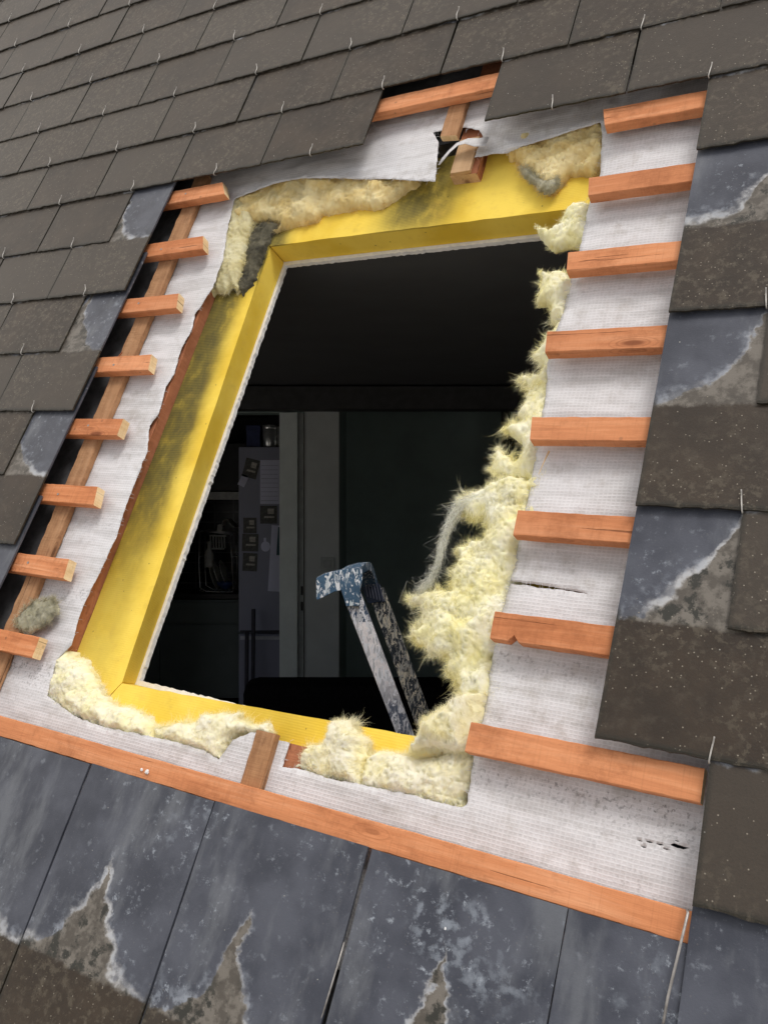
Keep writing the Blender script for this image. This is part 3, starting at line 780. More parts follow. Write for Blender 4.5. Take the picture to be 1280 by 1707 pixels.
# crack on the left board
mb = MB(); cr = pz([(218, 948, ZI + .0006), (226, 935, ZI + .0006), (230, 922, ZI + .0006), (243, 915, ZI + .0006), (252, 903, ZI + .0006)])
# inner lining of plasterboard with its broken white edge
def inner(off, jag, step=.006, seed=0):
    P_ = [(BL[0][0] + off, BL[0][1] - off), (BR[0][0] - off, BR[0][1] - off), (BR[1][0] - off, BR[1][1] + off), (BL[1][0] + off, BL[1][1] + off)]
    out = []
    for x, y in densify(P_, step):
        out.append((x + jag * noise.noise(Vector((x * 90, y * 90, seed))) + jag * .6 * noise.noise(Vector((x * 300, y * 300, seed))), y + jag * noise.noise(Vector((x * 90, y * 90, seed + 4))) + jag * .6 * noise.noise(Vector((x * 300, y * 300, seed + 9)))))
    return out
v, f = region([(-4.6, -3.6), (5.6, -3.6), (5.6, 2.4), (-4.6, 2.4)], [inner(.0085, .0028), FILL_OPEN], .4)
n = len(v); z0, z1 = ZI2 - .0015, ZI2 - .014
hole_edges = {}
for t in f:
    for i in range(3):
        e = (t[i], t[(i + 1) % 3]); k = tuple(sorted(e)); hole_edges.setdefault(k, []).append(e)
vv = [(a, b, z0) for a, b in v] + [(a, b, z1) for a, b in v]
fs = list(f) + [tuple(i + n for i in t)[::-1] for t in f]
for k, e in hole_edges.items():
    if len(e) == 1: a, b = e[0]; fs.append((a, b, b + n, a + n))
o = link('plasterboard_lining', mesh_of(vv, fs), M_plaster, mw=ROOF)
tag(o, 'white plasterboard lining with a ragged broken edge inside the opening', 'plasterboard')

e = empty('fill_light_opening', ROOF @ Matrix.Translation((-1.70, -1.42, 0)))  # invented frame round the unseen opening that lets daylight into the room
mb = MB()
for lo, hi in (((-.86, -.84, -.2), (-.80, .84, .03)), ((.80, -.84, -.2), (.86, .84, .03)), ((-.7995, .78, -.2), (.7995, .84, .03)), ((-.7995, -.84, -.2), (.7995, -.78, .03))): mb.box(lo, hi)
o = link('frame', mb.mesh(), m_plain('light_opening_frame', (.7, .7, .7), .5), e)
tag(e, 'white frame of an added light opening further left along the slope', 'roof window')
# ---------------------------------------------------------------- glass wool
hole_s = hole[::2]
def flow0(a, b, seed):
    g = 2.4 + 1.6 * noise.noise(Vector((a * 5, b * 5, seed * 1.3))); return math.cos(g), math.sin(g)
def wool(label, poly, mat, z0, h, seed, nf=2500, spike=.010, lump=.014, fl=.022, edge=.035, step=.0046, hair=.00036, under=True, group='torn glass wool tufts', droop=0.0):
    r = random.Random(seed)
    zc = z0 + h * .35
    out0 = [pt(x, y, zc) for x, y in poly]
    out = []
    dn = densify(out0, .005)
    for x, y in dn:
        k = abs(noise.noise(Vector((x * 75, y * 75, seed)))) + .8 * abs(noise.noise(Vector((x * 190, y * 190, seed + 3)))) - .35
        out.append((x, y, k))
    m = len(out); res = []
    for i, (x, y, k) in enumerate(out):
        t = Vector((out[(i + 1) % m][0] - out[i - 1][0], out[(i + 1) % m][1] - out[i - 1][1])); t = t / (t.length or 1); nn = Vector((t.y, -t.x))
        if in_poly((x + nn.x * .003, y + nn.y * .003), out0): nn = -nn
        res.append((x + nn.x * spike * k, y + nn.y * spike * k))
    out = res
    if under:
        A = np.array(out); ins = in_poly_v(A, hole_s); dh_ = dist_poly(A, hole_s); c0 = A.mean(0); o2 = []
        for k_, (p, i_, d_) in enumerate(zip(A, ins, dh_)):
            if not i_ or d_ < .006:
                t = A[(k_ + 2) % m] - A[k_ - 2]; nn = np.array([t[1], -t[0]]); nn = nn / (np.hypot(*nn) + 1e-9)
                q = p + nn * .003
                if in_poly(q, out0): nn = -nn
                j_ = p + nn * .010
                p = j_ if not in_poly(j_, hole_s) else p
            o2.append((float(p[0]), float(p[1])))
        out = o2
    vv, ff = region(out, [], step, seed)
    P = np.array(vv); d = dist_poly(P, out)
    zcap = np.full(len(P), 9.0)
    if under: zcap = np.where(in_poly_v(P, hole_s), ZM - .004 + 1.3 * dist_poly(P, hole_s), ZM - .004)
    top = []; bot = []
    for (a, b), q in zip(vv, d):
        t = min(1, q / edge); e = math.sqrt(max(0, 1 - (1 - t) ** 2))
        p = Vector((a, b, seed * 1.7))
        wv = Vector((noise.noise(p * 18), noise.noise(p * 18 + Vector((5, 5, 5))), 0)) * .02
        fd = flow0(a, b, seed); pu = a * fd[0] + b * fd[1]; pv = -a * fd[1] + b * fd[0]
        lay = (1 - 2.2 * abs(noise.noise(Vector((pu * 26, pv * 95, seed))))) * lump * .34 + (1 - 2 * abs(noise.noise(Vector((pu * 70, pv * 260, seed + 2))))) * lump * .05
        lum = lay + noise.noise((p + wv) * 24) * lump * 1.1 + (1 - abs(noise.noise((p + wv) * 50)) * 2) * lump * .14 + noise.noise(p * 130 + wv * 900) * lump * .20 + noise.noise(Vector((p.x * 420, p.y * 200, p.z))) * .0011
        z = z0 + e * h + lum * min(1, q / .010)
        zc_ = float(zcap[len(top)]); z = min(z, zc_ + .0015 * noise.noise(p * 50)) 
        top.append((a, b, z)); bot.append((a, b, min(z0 - e * min(h, .03) * .7, zc_) - .002))
    n = len(vv); o0 = Vector((sum(p[0] for p in vv) / n, sum(p[1] for p in vv) / n, z0))
    fs = list(ff) + [tuple(i + n for i in t)[::-1] for t in ff]
    he = {}
    for t in ff:
        for i in range(3):
            e = (t[i], t[(i + 1) % 3]); he.setdefault(tuple(sorted(e)), []).append(e)
    bd = []
    for e in he.values():
        if len(e) == 1: a, b = e[0]; fs.append((b, a, a + n, b + n)); bd.append(a)
    V = [Vector(p) - o0 for p in top + bot]
    # fibres: thin curved ribbons, in tufts that share a direction
    TV = []; TF = []
    def strand(p, dr, L, wdt):
        nseg = 4; s_ = dr.cross(Vector((r.gauss(0, 1), r.gauss(0, 1), r.gauss(0, 1)))); s_ = s_ / (s_.length or 1)
        bend = Vector((r.gauss(0, 1), r.gauss(0, 1), r.gauss(0, .6))) * .5
        b0 = len(TV); q = p.copy(); dd = dr.copy()
        for i in range(nseg + 1):
            ww = wdt * (1 - i / (nseg + .3)); TV.append(q - s_ * ww); TV.append(q + s_ * ww)
            q = q + dd * (L / nseg); dd = (dd + bend * .60 + Vector((0, -droop, 0))).normalized()
        for i in range(nseg): a = b0 + 2 * i; TF.append((a, a + 1, a + 3, a + 2))
    def flow(q):
        g = 2.4 + 5.0 * noise.noise(Vector((q.x * 9, q.y * 9, seed * 1.3))); return Vector((math.cos(g), math.sin(g), 0))
    tops = ff; cnt = 0
    cen = Vector((o0.x, o0.y))
    while cnt < nf * .5:                      # surface fuzz
        t = tops[r.randrange(len(tops))]; p = (V[t[0]] + V[t[1]] + V[t[2]]) / 3
        nr = (V[t[1]] - V[t[0]]).cross(V[t[2]] - V[t[0]]); nr = nr / (nr.length or 1)
        if nr.z < 0: nr = -nr
        fd = flow(p + o0); fd = (fd - nr * fd.dot(nr)); dr = (nr * r.uniform(-.02, .14) + fd * r.choice((-1, 1))).normalized()
        for _ in range(4):
            strand(p + Vector((r.gauss(0, .002), r.gauss(0, .002), -.001)), (dr + Vector((r.gauss(0, .3), r.gauss(0, .3), r.gauss(0, .06)))).normalized(), fl * r.uniform(.3, .9), hair * .9)
            cnt += 1
    m = len(out)
    vis_ = in_poly_v(np.array(out), hole_s) if under else np.ones(m, bool)
    if not vis_.any(): cnt = nf
    while cnt < nf:                           # fringe: tufts whose strands run together towards a tip
        i = r.randrange(m); x, y = out[i]
        if not vis_[i]: continue
        t = Vector((out[(i + 2) % m][0] - out[i - 2][0], out[(i + 2) % m][1] - out[i - 2][1])); t = t / (t.length or 1)
        nn = Vector((t.y, -t.x))
        if in_poly((x + nn.x * .003, y + nn.y * .003), out): nn = -nn
        k = max(0, noise.noise(Vector((x * 40, y * 40, seed + 8))) + .35)
        zt_ = z0 + r.uniform(-.004, .012)
        L = .003 + fl * r.uniform(.1, .7) * (.25 + k) * (2.4 if r.random() < .10 else 1)
        dr = Vector((nn.x + t.x * r.gauss(0, .5), nn.y + t.y * r.gauss(0, .5), r.gauss(.05, .3))).normalized()
        tip = Vector((x, y, zt_)) - o0 + dr * L
        for _ in range(int(5 + 11 * k)):
            p = Vector((x, y, zt_)) - o0 - Vector((nn.x, nn.y, 0)) * .007 + Vector((t.x, t.y, 0)) * r.gauss(0, .0042) + Vector((0, 0, r.gauss(0, .003)))
            e_ = tip + Vector((r.gauss(0, .0034), r.gauss(0, .0034), r.gauss(0, .003))) - p; l_ = e_.length
            strand(p, e_ / l_, l_ * r.uniform(.6, 1.1), hair); cnt += 1
    nV = len(V); V += TV; fs += [tuple(i + nV for i in t) for t in TF]
    me = mesh_of(V, fs); 
    for p in me.polygons[:len(fs) - len(TF)]: p.use_smooth = True
    o = link('glass_wool', me, mat, mw=ROOF @ Matrix.Translation(o0))
    return tag(o, label, 'insulation wool', group)

wool('tan roll of glass wool bulging under the upper left membrane flap', [(380,325),(429,300),(470,288),(550,284),(700,286),(693,303),(666,325),(640,342),(622,348),(598,345),(562,353),(535,356),
     (528,366),(505,372),(480,378),(459,384),(470,373),(450,366),(420,368),(410,385),(400,370),(385,372)], Y_tan, ZI + .002, .026, 1, 6500, lump=.013, spike=.007, fl=.022, group=None)
wool('ragged yellowed wool hanging down at the upper left corner of the membrane', [(374,322),(400,330),(425,350),(420,378),(412,405),(407,440),(400,462),(396,486),(386,474),(378,487),(370,482),(358,482),(350,490),(350,455),(362,420),(372,390),(380,352)],
     Y_pale if False else m_wool('yellowed_glass_wool', (.74, .65, .34), (.88, .82, .54), (.30, .27, .15), .5, .2), ZI + .006, .026, 2, 5200, lump=.012, spike=.010, fl=.030, droop=.25, group=None)
wool('black sooty clump of wool in the upper left corner of the opening', [(412,385),(430,372),(452,368),(474,372),(460,384),(446,408),(440,430),(430,452),(420,474),(406,490),(392,486),(398,462),(405,440),(406,408)],
     Y_dirty, ZI + .001, .010, 3, 3600, lump=.009, fl=.020, spike=.014, group=None)
wool('tan wool clump with a dirty pointed tip hanging at the upper right', [(845,245),(890,228),(937,215),(1005,195),(1008,260),(1000,287),(985,292),(970,290),(950,289),(940,300),(925,317),(912,321),(900,308),(888,298),(872,286),(858,268)],
     Y_tan, ZI + .002, .028, 4, 6000, lump=.014, fl=.022, spike=.006, group=None)
wool('greyed scrap of wool at the tip of the upper right clump', [(868,276),(884,284),(900,296),(915,300),(930,296),(934,306),(925,319),(912,323),(896,312),(880,299),(868,290)], Y_greyed, ZI + .022, .008, 14, 2600, lump=.008, fl=.018, spike=.012, edge=.02, group=None)
wool('small pale wool tuft below the second right batten', [(955,342),(985,340),(985,370),(978,395),(970,412),(945,409),(922,416),(908,406),(897,391),(893,376),(905,382),(920,383),(932,374),(942,352)],
     Y_pale, ZI + .006, .028, 5, 2600, fl=.016, spike=.007)
wool('small round pale wool tuft beside the third right batten', [(945,452),(915,456),(897,450),(903,466),(897,484),(893,508),(908,506),(918,515),(915,536),(938,540),(946,515),(955,480)],
     Y_pale, ZI + .010, .028, 6, 3000, fl=.020, spike=.009)
wool('ragged wool fringe beside the fourth and fifth right battens', [(935,530),(920,548),(902,575),(885,590),(905,608),(898,624),(880,628),(858,629),(876,642),(878,655),(872,675),(860,690),(868,702),(835,712),(852,728),(868,738),(872,752),(856,768),
      (826,742),(822,757),(816,788),(836,792),(850,798),(895,806),(905,760),(915,700),(925,620),(940,560)], Y_pale, ZI + .008, .024, 7, 6500, lump=.011, fl=.034, spike=.010)
wool('large bright yellow mass of wool spilling in from the right side', [(850,792),(820,806),(800,815),(778,826),(762,832),(760,855),(778,862),(800,862),(806,880),(803,898),(781,908),(757,920),(766,934),(750,958),(752,982),(722,980),(700,992),(680,996),(700,1016),(704,1045),
      (684,1051),(690,1070),(714,1086),(744,1096),(746,1122),(762,1146),(768,1172),(800,1190),(830,1170),(840,1080),(860,980),(885,900),(905,800)], Y_pale, ZI + .010, .036, 8, 20000, lump=.019, spike=.015, fl=.032, edge=.06, group=None)
wool('crumpled whitish wool clump at the lower right corner of the opening', [(692,1226),(702,1205),(719,1189),(745,1177),(768,1158),(812,1150),(826,1180),(800,1215),(788,1248),(755,1256),(735,1246),(702,1250),(680,1256)],
     Y_white, ZI + .030, .045, 9, 8550, lump=.022, spike=.009, fl=.020, group=None)
wool('yellow wool packed behind the membrane in the lower right corner', [(612,1262),(637,1249),(666,1256),(696,1262),(735,1258),(795,1240),(795,1290),(779,1347),(765,1358),(750,1346),(709,1338),(637,1323),(604,1313),(602,1290)],
     Y_white, ZI + .002, .036, 10, 8550, lump=.018, spike=.004, fl=.020, group=None)
wool('fluffy upright wool clump right of the counter batten stub at the bottom', [(494,1280),(504,1254),(519,1241),(545,1238),(552,1218),(558,1200),(584,1198),(594,1216),(612,1230),(614,1262),(610,1312),(571,1304),(540,1300)],
     Y_white, ZI + .002, .042, 11, 9120, lump=.018, spike=.007, fl=.020, group=None)
wool('pale wool mound in the lower left corner behind the membrane', [(76,1168),(93,1106),(109,1088),(142,1099),(158,1126),(171,1155),(191,1176),(217,1178),(244,1192),(262,1212),(262,1240),(191,1226),(120,1202)],
     Y_white, ZI + .002, .040, 12, 7220, lump=.017, spike=.009, fl=.020, group=None)
wool('pale flattened wool along the bottom edge left of the counter batten stub', [(258,1214),(290,1206),(322,1204),(342,1190),(370,1188),(401,1186),(396,1200),(447,1207),(450,1222),(401,1222),(384,1238),(372,1262),(345,1272),(316,1246),(257,1240)],
     Y_white, ZI + .014, .034, 13, 7220, lump=.016, spike=.009, fl=.020, group=None)
wool('grey dusty tuft of wool on the left counter batten between the lowest sawn battens', [(28,1032),(40,1016),(62,1000),(92,998),(98,1018),(78,1040),(52,1054),(28,1046)], Y_greyed, ZC + .001, .006, 15, 3400, lump=.007, spike=.012, fl=.020, edge=.02, group=None, under=False)

# the long drooping wisp on the right
P = pz([(800, 828, -.075), (770, 840, -.07), (757, 858, -.07), (745, 885, -.072), (735, 915, -.074), (728, 945, -.076), (716, 970, -.078), (700, 985, -.08)])
o0 = Vector(P[0]); TV = []; TF = []; r = random.Random(2)
def wsp(p): i = min(int(p * 7), 6); t = p * 7 - i; return Vector(P[i]).lerp(Vector(P[i + 1]), t) - o0
for i in range(3000):
    s0 = r.random() ** .9 * .92; rad = .016 * (1 - s0) ** 3 + .0034 + .012 * max(0, s0 - .76) / .24
    off = Vector((r.gauss(0, 1), r.gauss(0, 1), r.gauss(0, 1))) * rad * .36
    p0 = wsp(s0) + off; b0 = len(TV); L = r.uniform(.06, .16); sd_ = Vector((r.gauss(0, 1), r.gauss(0, 1), r.gauss(0, 1))).normalized()
    wild = r.random() < .05
    for k in range(5):
        s1 = min(1, s0 + L * k / 4); q = wsp(s1) + off * (1 + .15 * k) + Vector((r.gauss(0, 1), r.gauss(0, 1), r.gauss(0, 1))) * (.0045 if wild else .0013) * k
        ww = .0004 * (1 - k / 4.4); TV += [q - sd_ * ww, q + sd_ * ww]
    for k in range(4): a = b0 + 2 * k; TF.append((a, a + 1, a + 3, a + 2))
tag(link('glass_wool', mesh_of(TV, TF), Y_frost, mw=ROOF @ Matrix.Translation(o0)), 'long thin wisp of wool drooping in an arc over the dark room', 'insulation wool')

# ---------------------------------------------------------------- the room behind the opening
RP = ROOF @ Vector((0, 0, ZI2 - .016)); RN = (ROOF.to_3x3() @ Vector((0, 0, 1))).normalized()
def clip(me):
    bm = bmesh.new(); bm.from_mesh(me)
    bmesh.ops.bisect_plane(bm, geom=list(bm.verts) + list(bm.edges) + list(bm.faces), plane_co=RP, plane_no=RN, clear_outer=True)
    bmesh.ops.recalc_face_normals(bm, faces=bm.faces); bm.to_mesh(me); bm.free(); return me
FLOOR, CEIL = EYE.z - 1.40, EYE.z + .735
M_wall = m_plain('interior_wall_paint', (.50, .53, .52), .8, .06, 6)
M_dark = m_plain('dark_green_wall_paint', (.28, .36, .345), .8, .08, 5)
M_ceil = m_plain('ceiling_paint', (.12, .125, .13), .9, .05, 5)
M_floorm = m_wood('floor_boards', (.10, .06, .035), (.16, .10, .06), (.2, .13, .08), 1, .3)
M_jamb = m_plain('grey_painted_door_frame', (.66, .72, .70), .5, .05, 10)
def room(name, lo, hi, mat, label=None, cat=None):
    me = clip(MB().box(lo, hi).mesh()); o = link(name, me, mat)
    return tag(o, label, cat, None, 'structure')
X0, X1, DB, DK = -4.2, 4.2, 5.0, 6.6
room('floor', (X0, 0.6, FLOOR - .1), (X1, DK, FLOOR), M_floorm)
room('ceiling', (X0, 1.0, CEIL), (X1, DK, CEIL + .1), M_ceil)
room('outer_wall_left', (X0 - .1, .5, FLOOR - .1), (X0 - .002, DK, CEIL + .1), M_wall)
room('outer_wall_right', (X1 + .002, .5, FLOOR - .1), (X1 + .1, DK, CEIL + .1), M_dark)
xj = (467 - CX) / FPX * DB; xw = (565 - CX) / FPX * DB; dl = -1.47
HD = EYE.z + (CY - 688) / FPX * DB
# wall with the doorway, in three pieces that butt together; the far wall right of the corner
room('wall_beside_door', (xj + .142, DB, FLOOR + .001), (xw, DB + .12, CEIL - .001), M_wall)
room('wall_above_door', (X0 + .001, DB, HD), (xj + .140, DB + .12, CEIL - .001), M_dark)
room('wall_left_of_door', (X0 + .001, DB, FLOOR + .001), (dl, DB + .12, HD - .001), M_dark)
room('wall_far_right', (xw + .001, DB + .9, FLOOR + .001), (X1 - .001, DB + 1.02, CEIL - .001), M_dark)
room('wall_return', (xw - .12, DB + .122, FLOOR + .001), (xw - .001, DK - .001, CEIL - .001), M_dark)
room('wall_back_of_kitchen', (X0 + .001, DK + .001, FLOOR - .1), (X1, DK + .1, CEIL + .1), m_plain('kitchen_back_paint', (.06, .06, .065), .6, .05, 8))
# dark ceiling beam above the doorway
o = link('ceiling_beam', MB().box((-1.9, DB - .14, HD + .006), (1.4, DB - .003, EYE.z + (CY - 650) / FPX * DB)).mesh(), m_plain('dark_beam_paint', (.05, .05, .05), .7))
tag(o, 'dark horizontal beam above the doorway', 'beam')
# door frame
e = empty('door_frame', Matrix.Translation((xj, DB, FLOOR)))
def child(name, par, lo, hi, mat, bevel=.0, label=None, mb=None):
    me = (mb or MB().box(lo, hi)).mesh(bevel=bevel); o0 = par.matrix_world.translation
    for v_ in me.vertices: v_.co -= o0
    o = link(name, me, mat); o.parent = par
    if label: o['label'] = label
    return o
child('jamb', e, (xj, DB - .03, FLOOR), (xj + .105, DB + .15, HD - .002), M_jamb, .003)
child('stop_strip', e, (xj + .1065, DB - .012, FLOOR), (xj + .1395, DB + .118, HD - .002), m_plain('shadowed_frame_rebate', (.30, .32, .31), .6), .002)
for yy in (985, 1011):
    zc = EYE.z - (yy - CY) / FPX * (DB - .03)
    child('strike_plate', e, (xj + .124, DB - .0165, zc - .026), (xj + .137, DB - .0125, zc + .026), m_plain('black_strike_slot', (.004, .004, .004), .6), .001)
tag(e, 'pale grey door frame with two latch slots', 'door frame')
zc = EYE.z - (940 - CY) / FPX * DB; xc = (546 - CX) / FPX * DB
e = empty('light_switch', Matrix.Translation((xc, DB, zc)))
child('plate', e, (xc - .04, DB - .011, zc - .04), (xc + .04, DB - .001, zc + .04), m_plain('switch_plate_plastic', (.40, .43, .42), .4), .003)
child('rocker', e, (xc - .022, DB - .016, zc - .022), (xc + .022, DB - .0115, zc + .022), m_plain('switch_rocker_plastic', (.34, .36, .36), .35), .002)
tag(e, 'square light switch on the wall beside the door frame', 'light switch')

# kitchen: fridge with notes, seen through the doorway
DF = 5.6
def X_(x, D=DF): return (x - CX) / FPX * D
def Z_(y, D=DF): return EYE.z - (y - CY) / FPX * D
M_fr = m_plain('grey_fridge_enamel', (.33, .345, .44), .35, .03, 4, 0, .0, .5)
M_frd = m_plain('fridge_handle_metal', (.10, .11, .13), .3, .1, 9, 0, .8)
fx0, fx1 = X_(398), X_(398) + .60
e = empty('fridge_freezer', Matrix.Translation((fx0 + .3, DF + .3, FLOOR)))
child('body', e, (fx0 + .004, DF + .055, FLOOR + .03), (fx1 - .004, DF + .62, Z_(747)), m_plain('fridge_side_enamel', (.16, .17, .2), .5), .006)
zs = Z_(1056)
child('fridge_door', e, (fx0, DF, zs + .005), (fx1, DF + .05, Z_(745)), M_fr, .008)
child('freezer_door', e, (fx0, DF, FLOOR + .06), (fx1, DF + .05, zs - .005), M_fr, .008)
child('door_trim', e, (fx0 + .01, DF - .012, zs - .040), (fx1 - .01, DF - .001, zs - .018), m_plain('pale_trim_strip', (.62, .64, .68), .3), .002)
child('door_trim', e, (fx0 + .01, DF - .008, zs + .010), (fx1 - .01, DF - .001, zs + .022), M_frd, .002)
tag(e, 'grey fridge freezer covered in notes seen through the doorway', 'fridge')
def cardpx(name, x0, y0, x1, y1, mat, label, cat, rot=0.0, parts=None, D=DF, grp=None):
    """a thin card on the fridge door"""
    cx, cz = (X_(x0, D) + X_(x1, D)) / 2, (Z_(y0, D) + Z_(y1, D)) / 2; w2, h2 = (X_(x1, D) - X_(x0, D)) / 2, (Z_(y0, D) - Z_(y1, D)) / 2
    me = MB().box((-w2, -.003, -h2), (w2, 0, h2)).mesh(bevel=.0008)
    o = link(name, me, mat, mw=Matrix.Translation((cx, D - .002, cz)) @ Matrix.Rotation(rot, 4, 'Y'))
    tag(o, label, cat, grp)
    for (nm, a, b, c_, d, m_) in parts or []:
        p = link(nm, MB().box((-w2 + 2 * w2 * a, -.0042, h2 - 2 * h2 * d), (-w2 + 2 * w2 * c_, -.0031, h2 - 2 * h2 * b)).mesh(), m_); p.parent = o
    return o
M_note = m_plain('note_paper', (.78, .80, .98), .8, .03, 9); M_line = m_plain('ruled_lines_ink', (.35, .37, .5), .8)
M_mag = m_plain('dark_magnet_print', (.12, .12, .11), .6, .3, 60); M_pic = m_plain('pale_print', (.55, .52, .46), .6, .3, 80)
M_blk = m_plain('black_card', (.02, .02, .022), .6)
cardpx('note_pad', 434, 767, 466, 840, M_note, 'tall ruled white shopping list on the fridge door', 'note pad', 0,
       [('ruled_line', .06, .12 + .1 * i, .94, .128 + .1 * i, M_line) for i in range(9)])
for i, (x0, y0, x1, y1, ro, lb) in enumerate([(407, 765, 431, 797, .25, 'dark tilted picture magnet at the top of the fridge door'), (434, 843, 462, 873, .0, 'dark picture magnet under the shopping list'),
      (406, 863, 428, 889, .0, 'upper dark magnet of the column of three on the fridge'), (404, 890, 431, 919, .03, 'middle dark magnet of the column of three on the fridge'), (405, 922, 429, 952, .05, 'lower dark magnet of the column of three on the fridge')]):
    cardpx('fridge_magnet', x0, y0, x1, y1, M_mag, lb, 'fridge magnet', ro, [('picture', .45, .16, .82, .45, M_pic), ('caption', .25, .58, .85, .68, M_pic)], grp='picture magnets on the fridge')
cardpx('paper_tag', 400, 791, 412, 811, M_note, 'small white paper tag at the left edge of the fridge', 'paper tag', .45)
cardpx('hanging_leaflet', 450, 876, 474, 986, M_note, 'long white leaflet hanging beside the door frame', 'leaflet', .06, [('photo', .45, .02, 1.0, .45, m_plain('teal_photo_print', (.03, .09, .12), .5))])
cx, cz = X_(443), Z_(911)
mb = MB().prism([(.031 * math.cos(t), .034 * math.sin(t)) for t in [2 * math.pi * i / 24 for i in range(24)]], 0, .004)
mb.box((-.012, .028, 0), (.004, .058, .0035))
o = link('apple_magnet', mb.mesh(), M_note, mw=Matrix.Translation((cx, DF - .001, cz)) @ Matrix.Rotation(math.radians(90), 4, 'X'))
tag(o, 'round white fruit-shaped magnet on the fridge door', 'fridge magnet')
# things on top of the fridge
zt = Z_(747) + .0012
def lathe(prof, n=28):
    v = []; f = []
    for r_, z in prof: v += [(r_ * math.cos(2 * math.pi * i / n), r_ * math.sin(2 * math.pi * i / n), z) for i in range(n)]
    for k in range(len(prof) - 1):
        for i in range(n): f.append((k * n + i, k * n + (i + 1) % n, (k + 1) * n + (i + 1) % n, (k + 1) * n + i))
    f += [tuple(range(n))[::-1], tuple(range((len(prof) - 1) * n, len(prof) * n))]
    me = mesh_of(v, f, smooth=False)
    return me
M_steel = m_plain('brushed_steel', (.75, .76, .74), .25, .1, 40, 0, .7)
for x, r_, h_, lb in ((445, .052, .165, 'shiny steel canister on top of the fridge'), (470, .045, .155, 'second steel canister half hidden by the door frame')):
    me = lathe([(r_ * .96, 0), (r_, .004), (r_, h_ - .03), (r_ * .97, h_ - .028), (r_ * 1.02, h_ - .024), (r_ * 1.02, h_ - .004), (r_ * .9, h_)])
    for p in me.polygons: p.use_smooth = len(p.vertices) == 4
    tag(link('canister', me, M_steel, mw=Matrix.Translation((X_(x), DF + .14, zt))), lb, 'canister', 'steel canisters on the fridge')
o = link('storage_box', MB().box((-.045, -.06, 0), (.045, .06, .155)).box((-.048, -.063, .120), (.048, .063, .158)).mesh(bevel=.002), m_plain('navy_cardboard', (.035, .05, .15), .5), mw=Matrix.Translation((X_(419), DF + .14, zt)))
tag(o, 'dark blue storage box on top of the fridge', 'box')

# cabinets and sink corner left of the fridge
DC = 6.0
def XC(x): return X_(x, DC)
def ZC_(y): return Z_(y, DC)
M_cab = m_plain('dark_green_cabinet_front', (.20, .24, .235), .5, .06, 6)
xr = fx0 - .012
e = empty('wall_cabinet', Matrix.Translation((xr - .6, DC + .2, ZC_(830))))
child('carcass', e, (xr - 1.2, DC + .022, ZC_(818)), (xr, DC + .44, CEIL - .25), m_plain('cabinet_black', (.03, .03, .033), .5), .002)
for i in range(2): child('door', e, (xr - 1.2 + .6 * i + .002, DC, ZC_(818)), (xr - .6 + .6 * i - .002, DC + .02, CEIL - .25), m_plain('cabinet_door_black', (.035, .036, .04), .4), .002)
child('light_rail', e, (xr - 1.2, DC - .004, ZC_(833)), (xr, DC + .03, ZC_(820)), m_plain('pale_rail', (.85, .86, .84), .5), .002)
tag(e, 'black wall cabinet with a pale rail along its bottom edge', 'wall cabinet')
def m_tiles():
    s = NT('black_wall_tiles', .25, .5); X, Y, Z = s.xyz()
    a = s.ss(s.math('ABSOLUTE', s.math('SUBTRACT', s.math('FRACT', s.math('MULTIPLY', Z, 13)), .5)), .44, .47)
    b = s.ss(s.math('ABSOLUTE', s.math('SUBTRACT', s.math('FRACT', s.math('MULTIPLY', X, 7)), .5)), .46, .48)
    s.col(s.mix(s.math('MAXIMUM', a, b), (.02, .02, .022), (.12, .12, .125))); return s.m
o = link('tile_splashback', MB().box((xr - 1.2, DC + .446, ZC_(992)), (xr, DC + .46, ZC_(820))).mesh(), m_tiles()); tag(o, 'black tiled splashback behind the dish rack', 'tiles')
e = empty('base_cabinet', Matrix.Translation((xr - .6, DC + .2, FLOOR)))
child('carcass', e, (xr - 1.2, DC + .022, FLOOR + .08), (xr - .03, DC + .44, ZC_(1000)), M_cab, .002)
for i in range(2): child('door', e, (xr - 1.2 + .585 * i + .002, DC, FLOOR + .1), (xr - .615 + .585 * i - .002, DC + .02, ZC_(1042)), M_cab, .002)
child('drawer_front', e, (xr - 1.2, DC, ZC_(1038)), (xr - .032, DC + .02, ZC_(1004)), M_cab, .002)
child('worktop', e, (xr - 1.2, DC - .02, ZC_(998) + .001), (xr - .03, DC + .44, ZC_(990)), m_plain('dark_worktop', (.03, .03, .03), .3), .002)
child('side_strip', e, (xr - .028, DC - .015, FLOOR), (xr - .004, DC + .44, ZC_(985)), m_wood('oiled_wood_strip', (.32, .17, .07), (.44, .25, .11), (.5, .3, .15), 2, .3), .001, 'wooden edge strip beside the fridge')
tag(e, 'dark green base cabinet with a wooden edge strip', 'base cabinet')
# dish rack
D2 = DC + .12; ox, oz = X_(363, D2), Z_(962, D2) - .001
def rp(x, y, d=0.0): return (X_(x, D2) - ox, d, Z_(y, D2) - oz)
e = empty('dish_rack', Matrix.Translation((ox, D2, oz)))
mb = MB()
for d in (-.10, .10):
    mb.tube([rp(336, 884, d), rp(392, 890, d)], .006, 6)
    mb.tube([rp(388, 888, d), rp(391, 930, d), rp(393, 985, d)], .004, 6)
    mb.tube([rp(338, 885, d), rp(337, 940, d), rp(339, 978, d), rp(350, 984, d), rp(393, 985, d)], .004, 6)
for i in range(9): 
    x = 342 + 6 * i; mb.tube([rp(x, 984, -.10), rp(x, 984, .10)], .003, 5)
for y in (930, 985):
    for x in (338, 392): mb.tube([rp(x, y - 3, -.10), rp(x, y - 3, .10)], .0035, 5)
M_wire = m_plain('chrome_wire', (.95, .96, .97), .4, .1, 30, 0, .8)
o = link('wire_frame', mb.mesh(True), M_wire); o.parent = e
mb = MB()
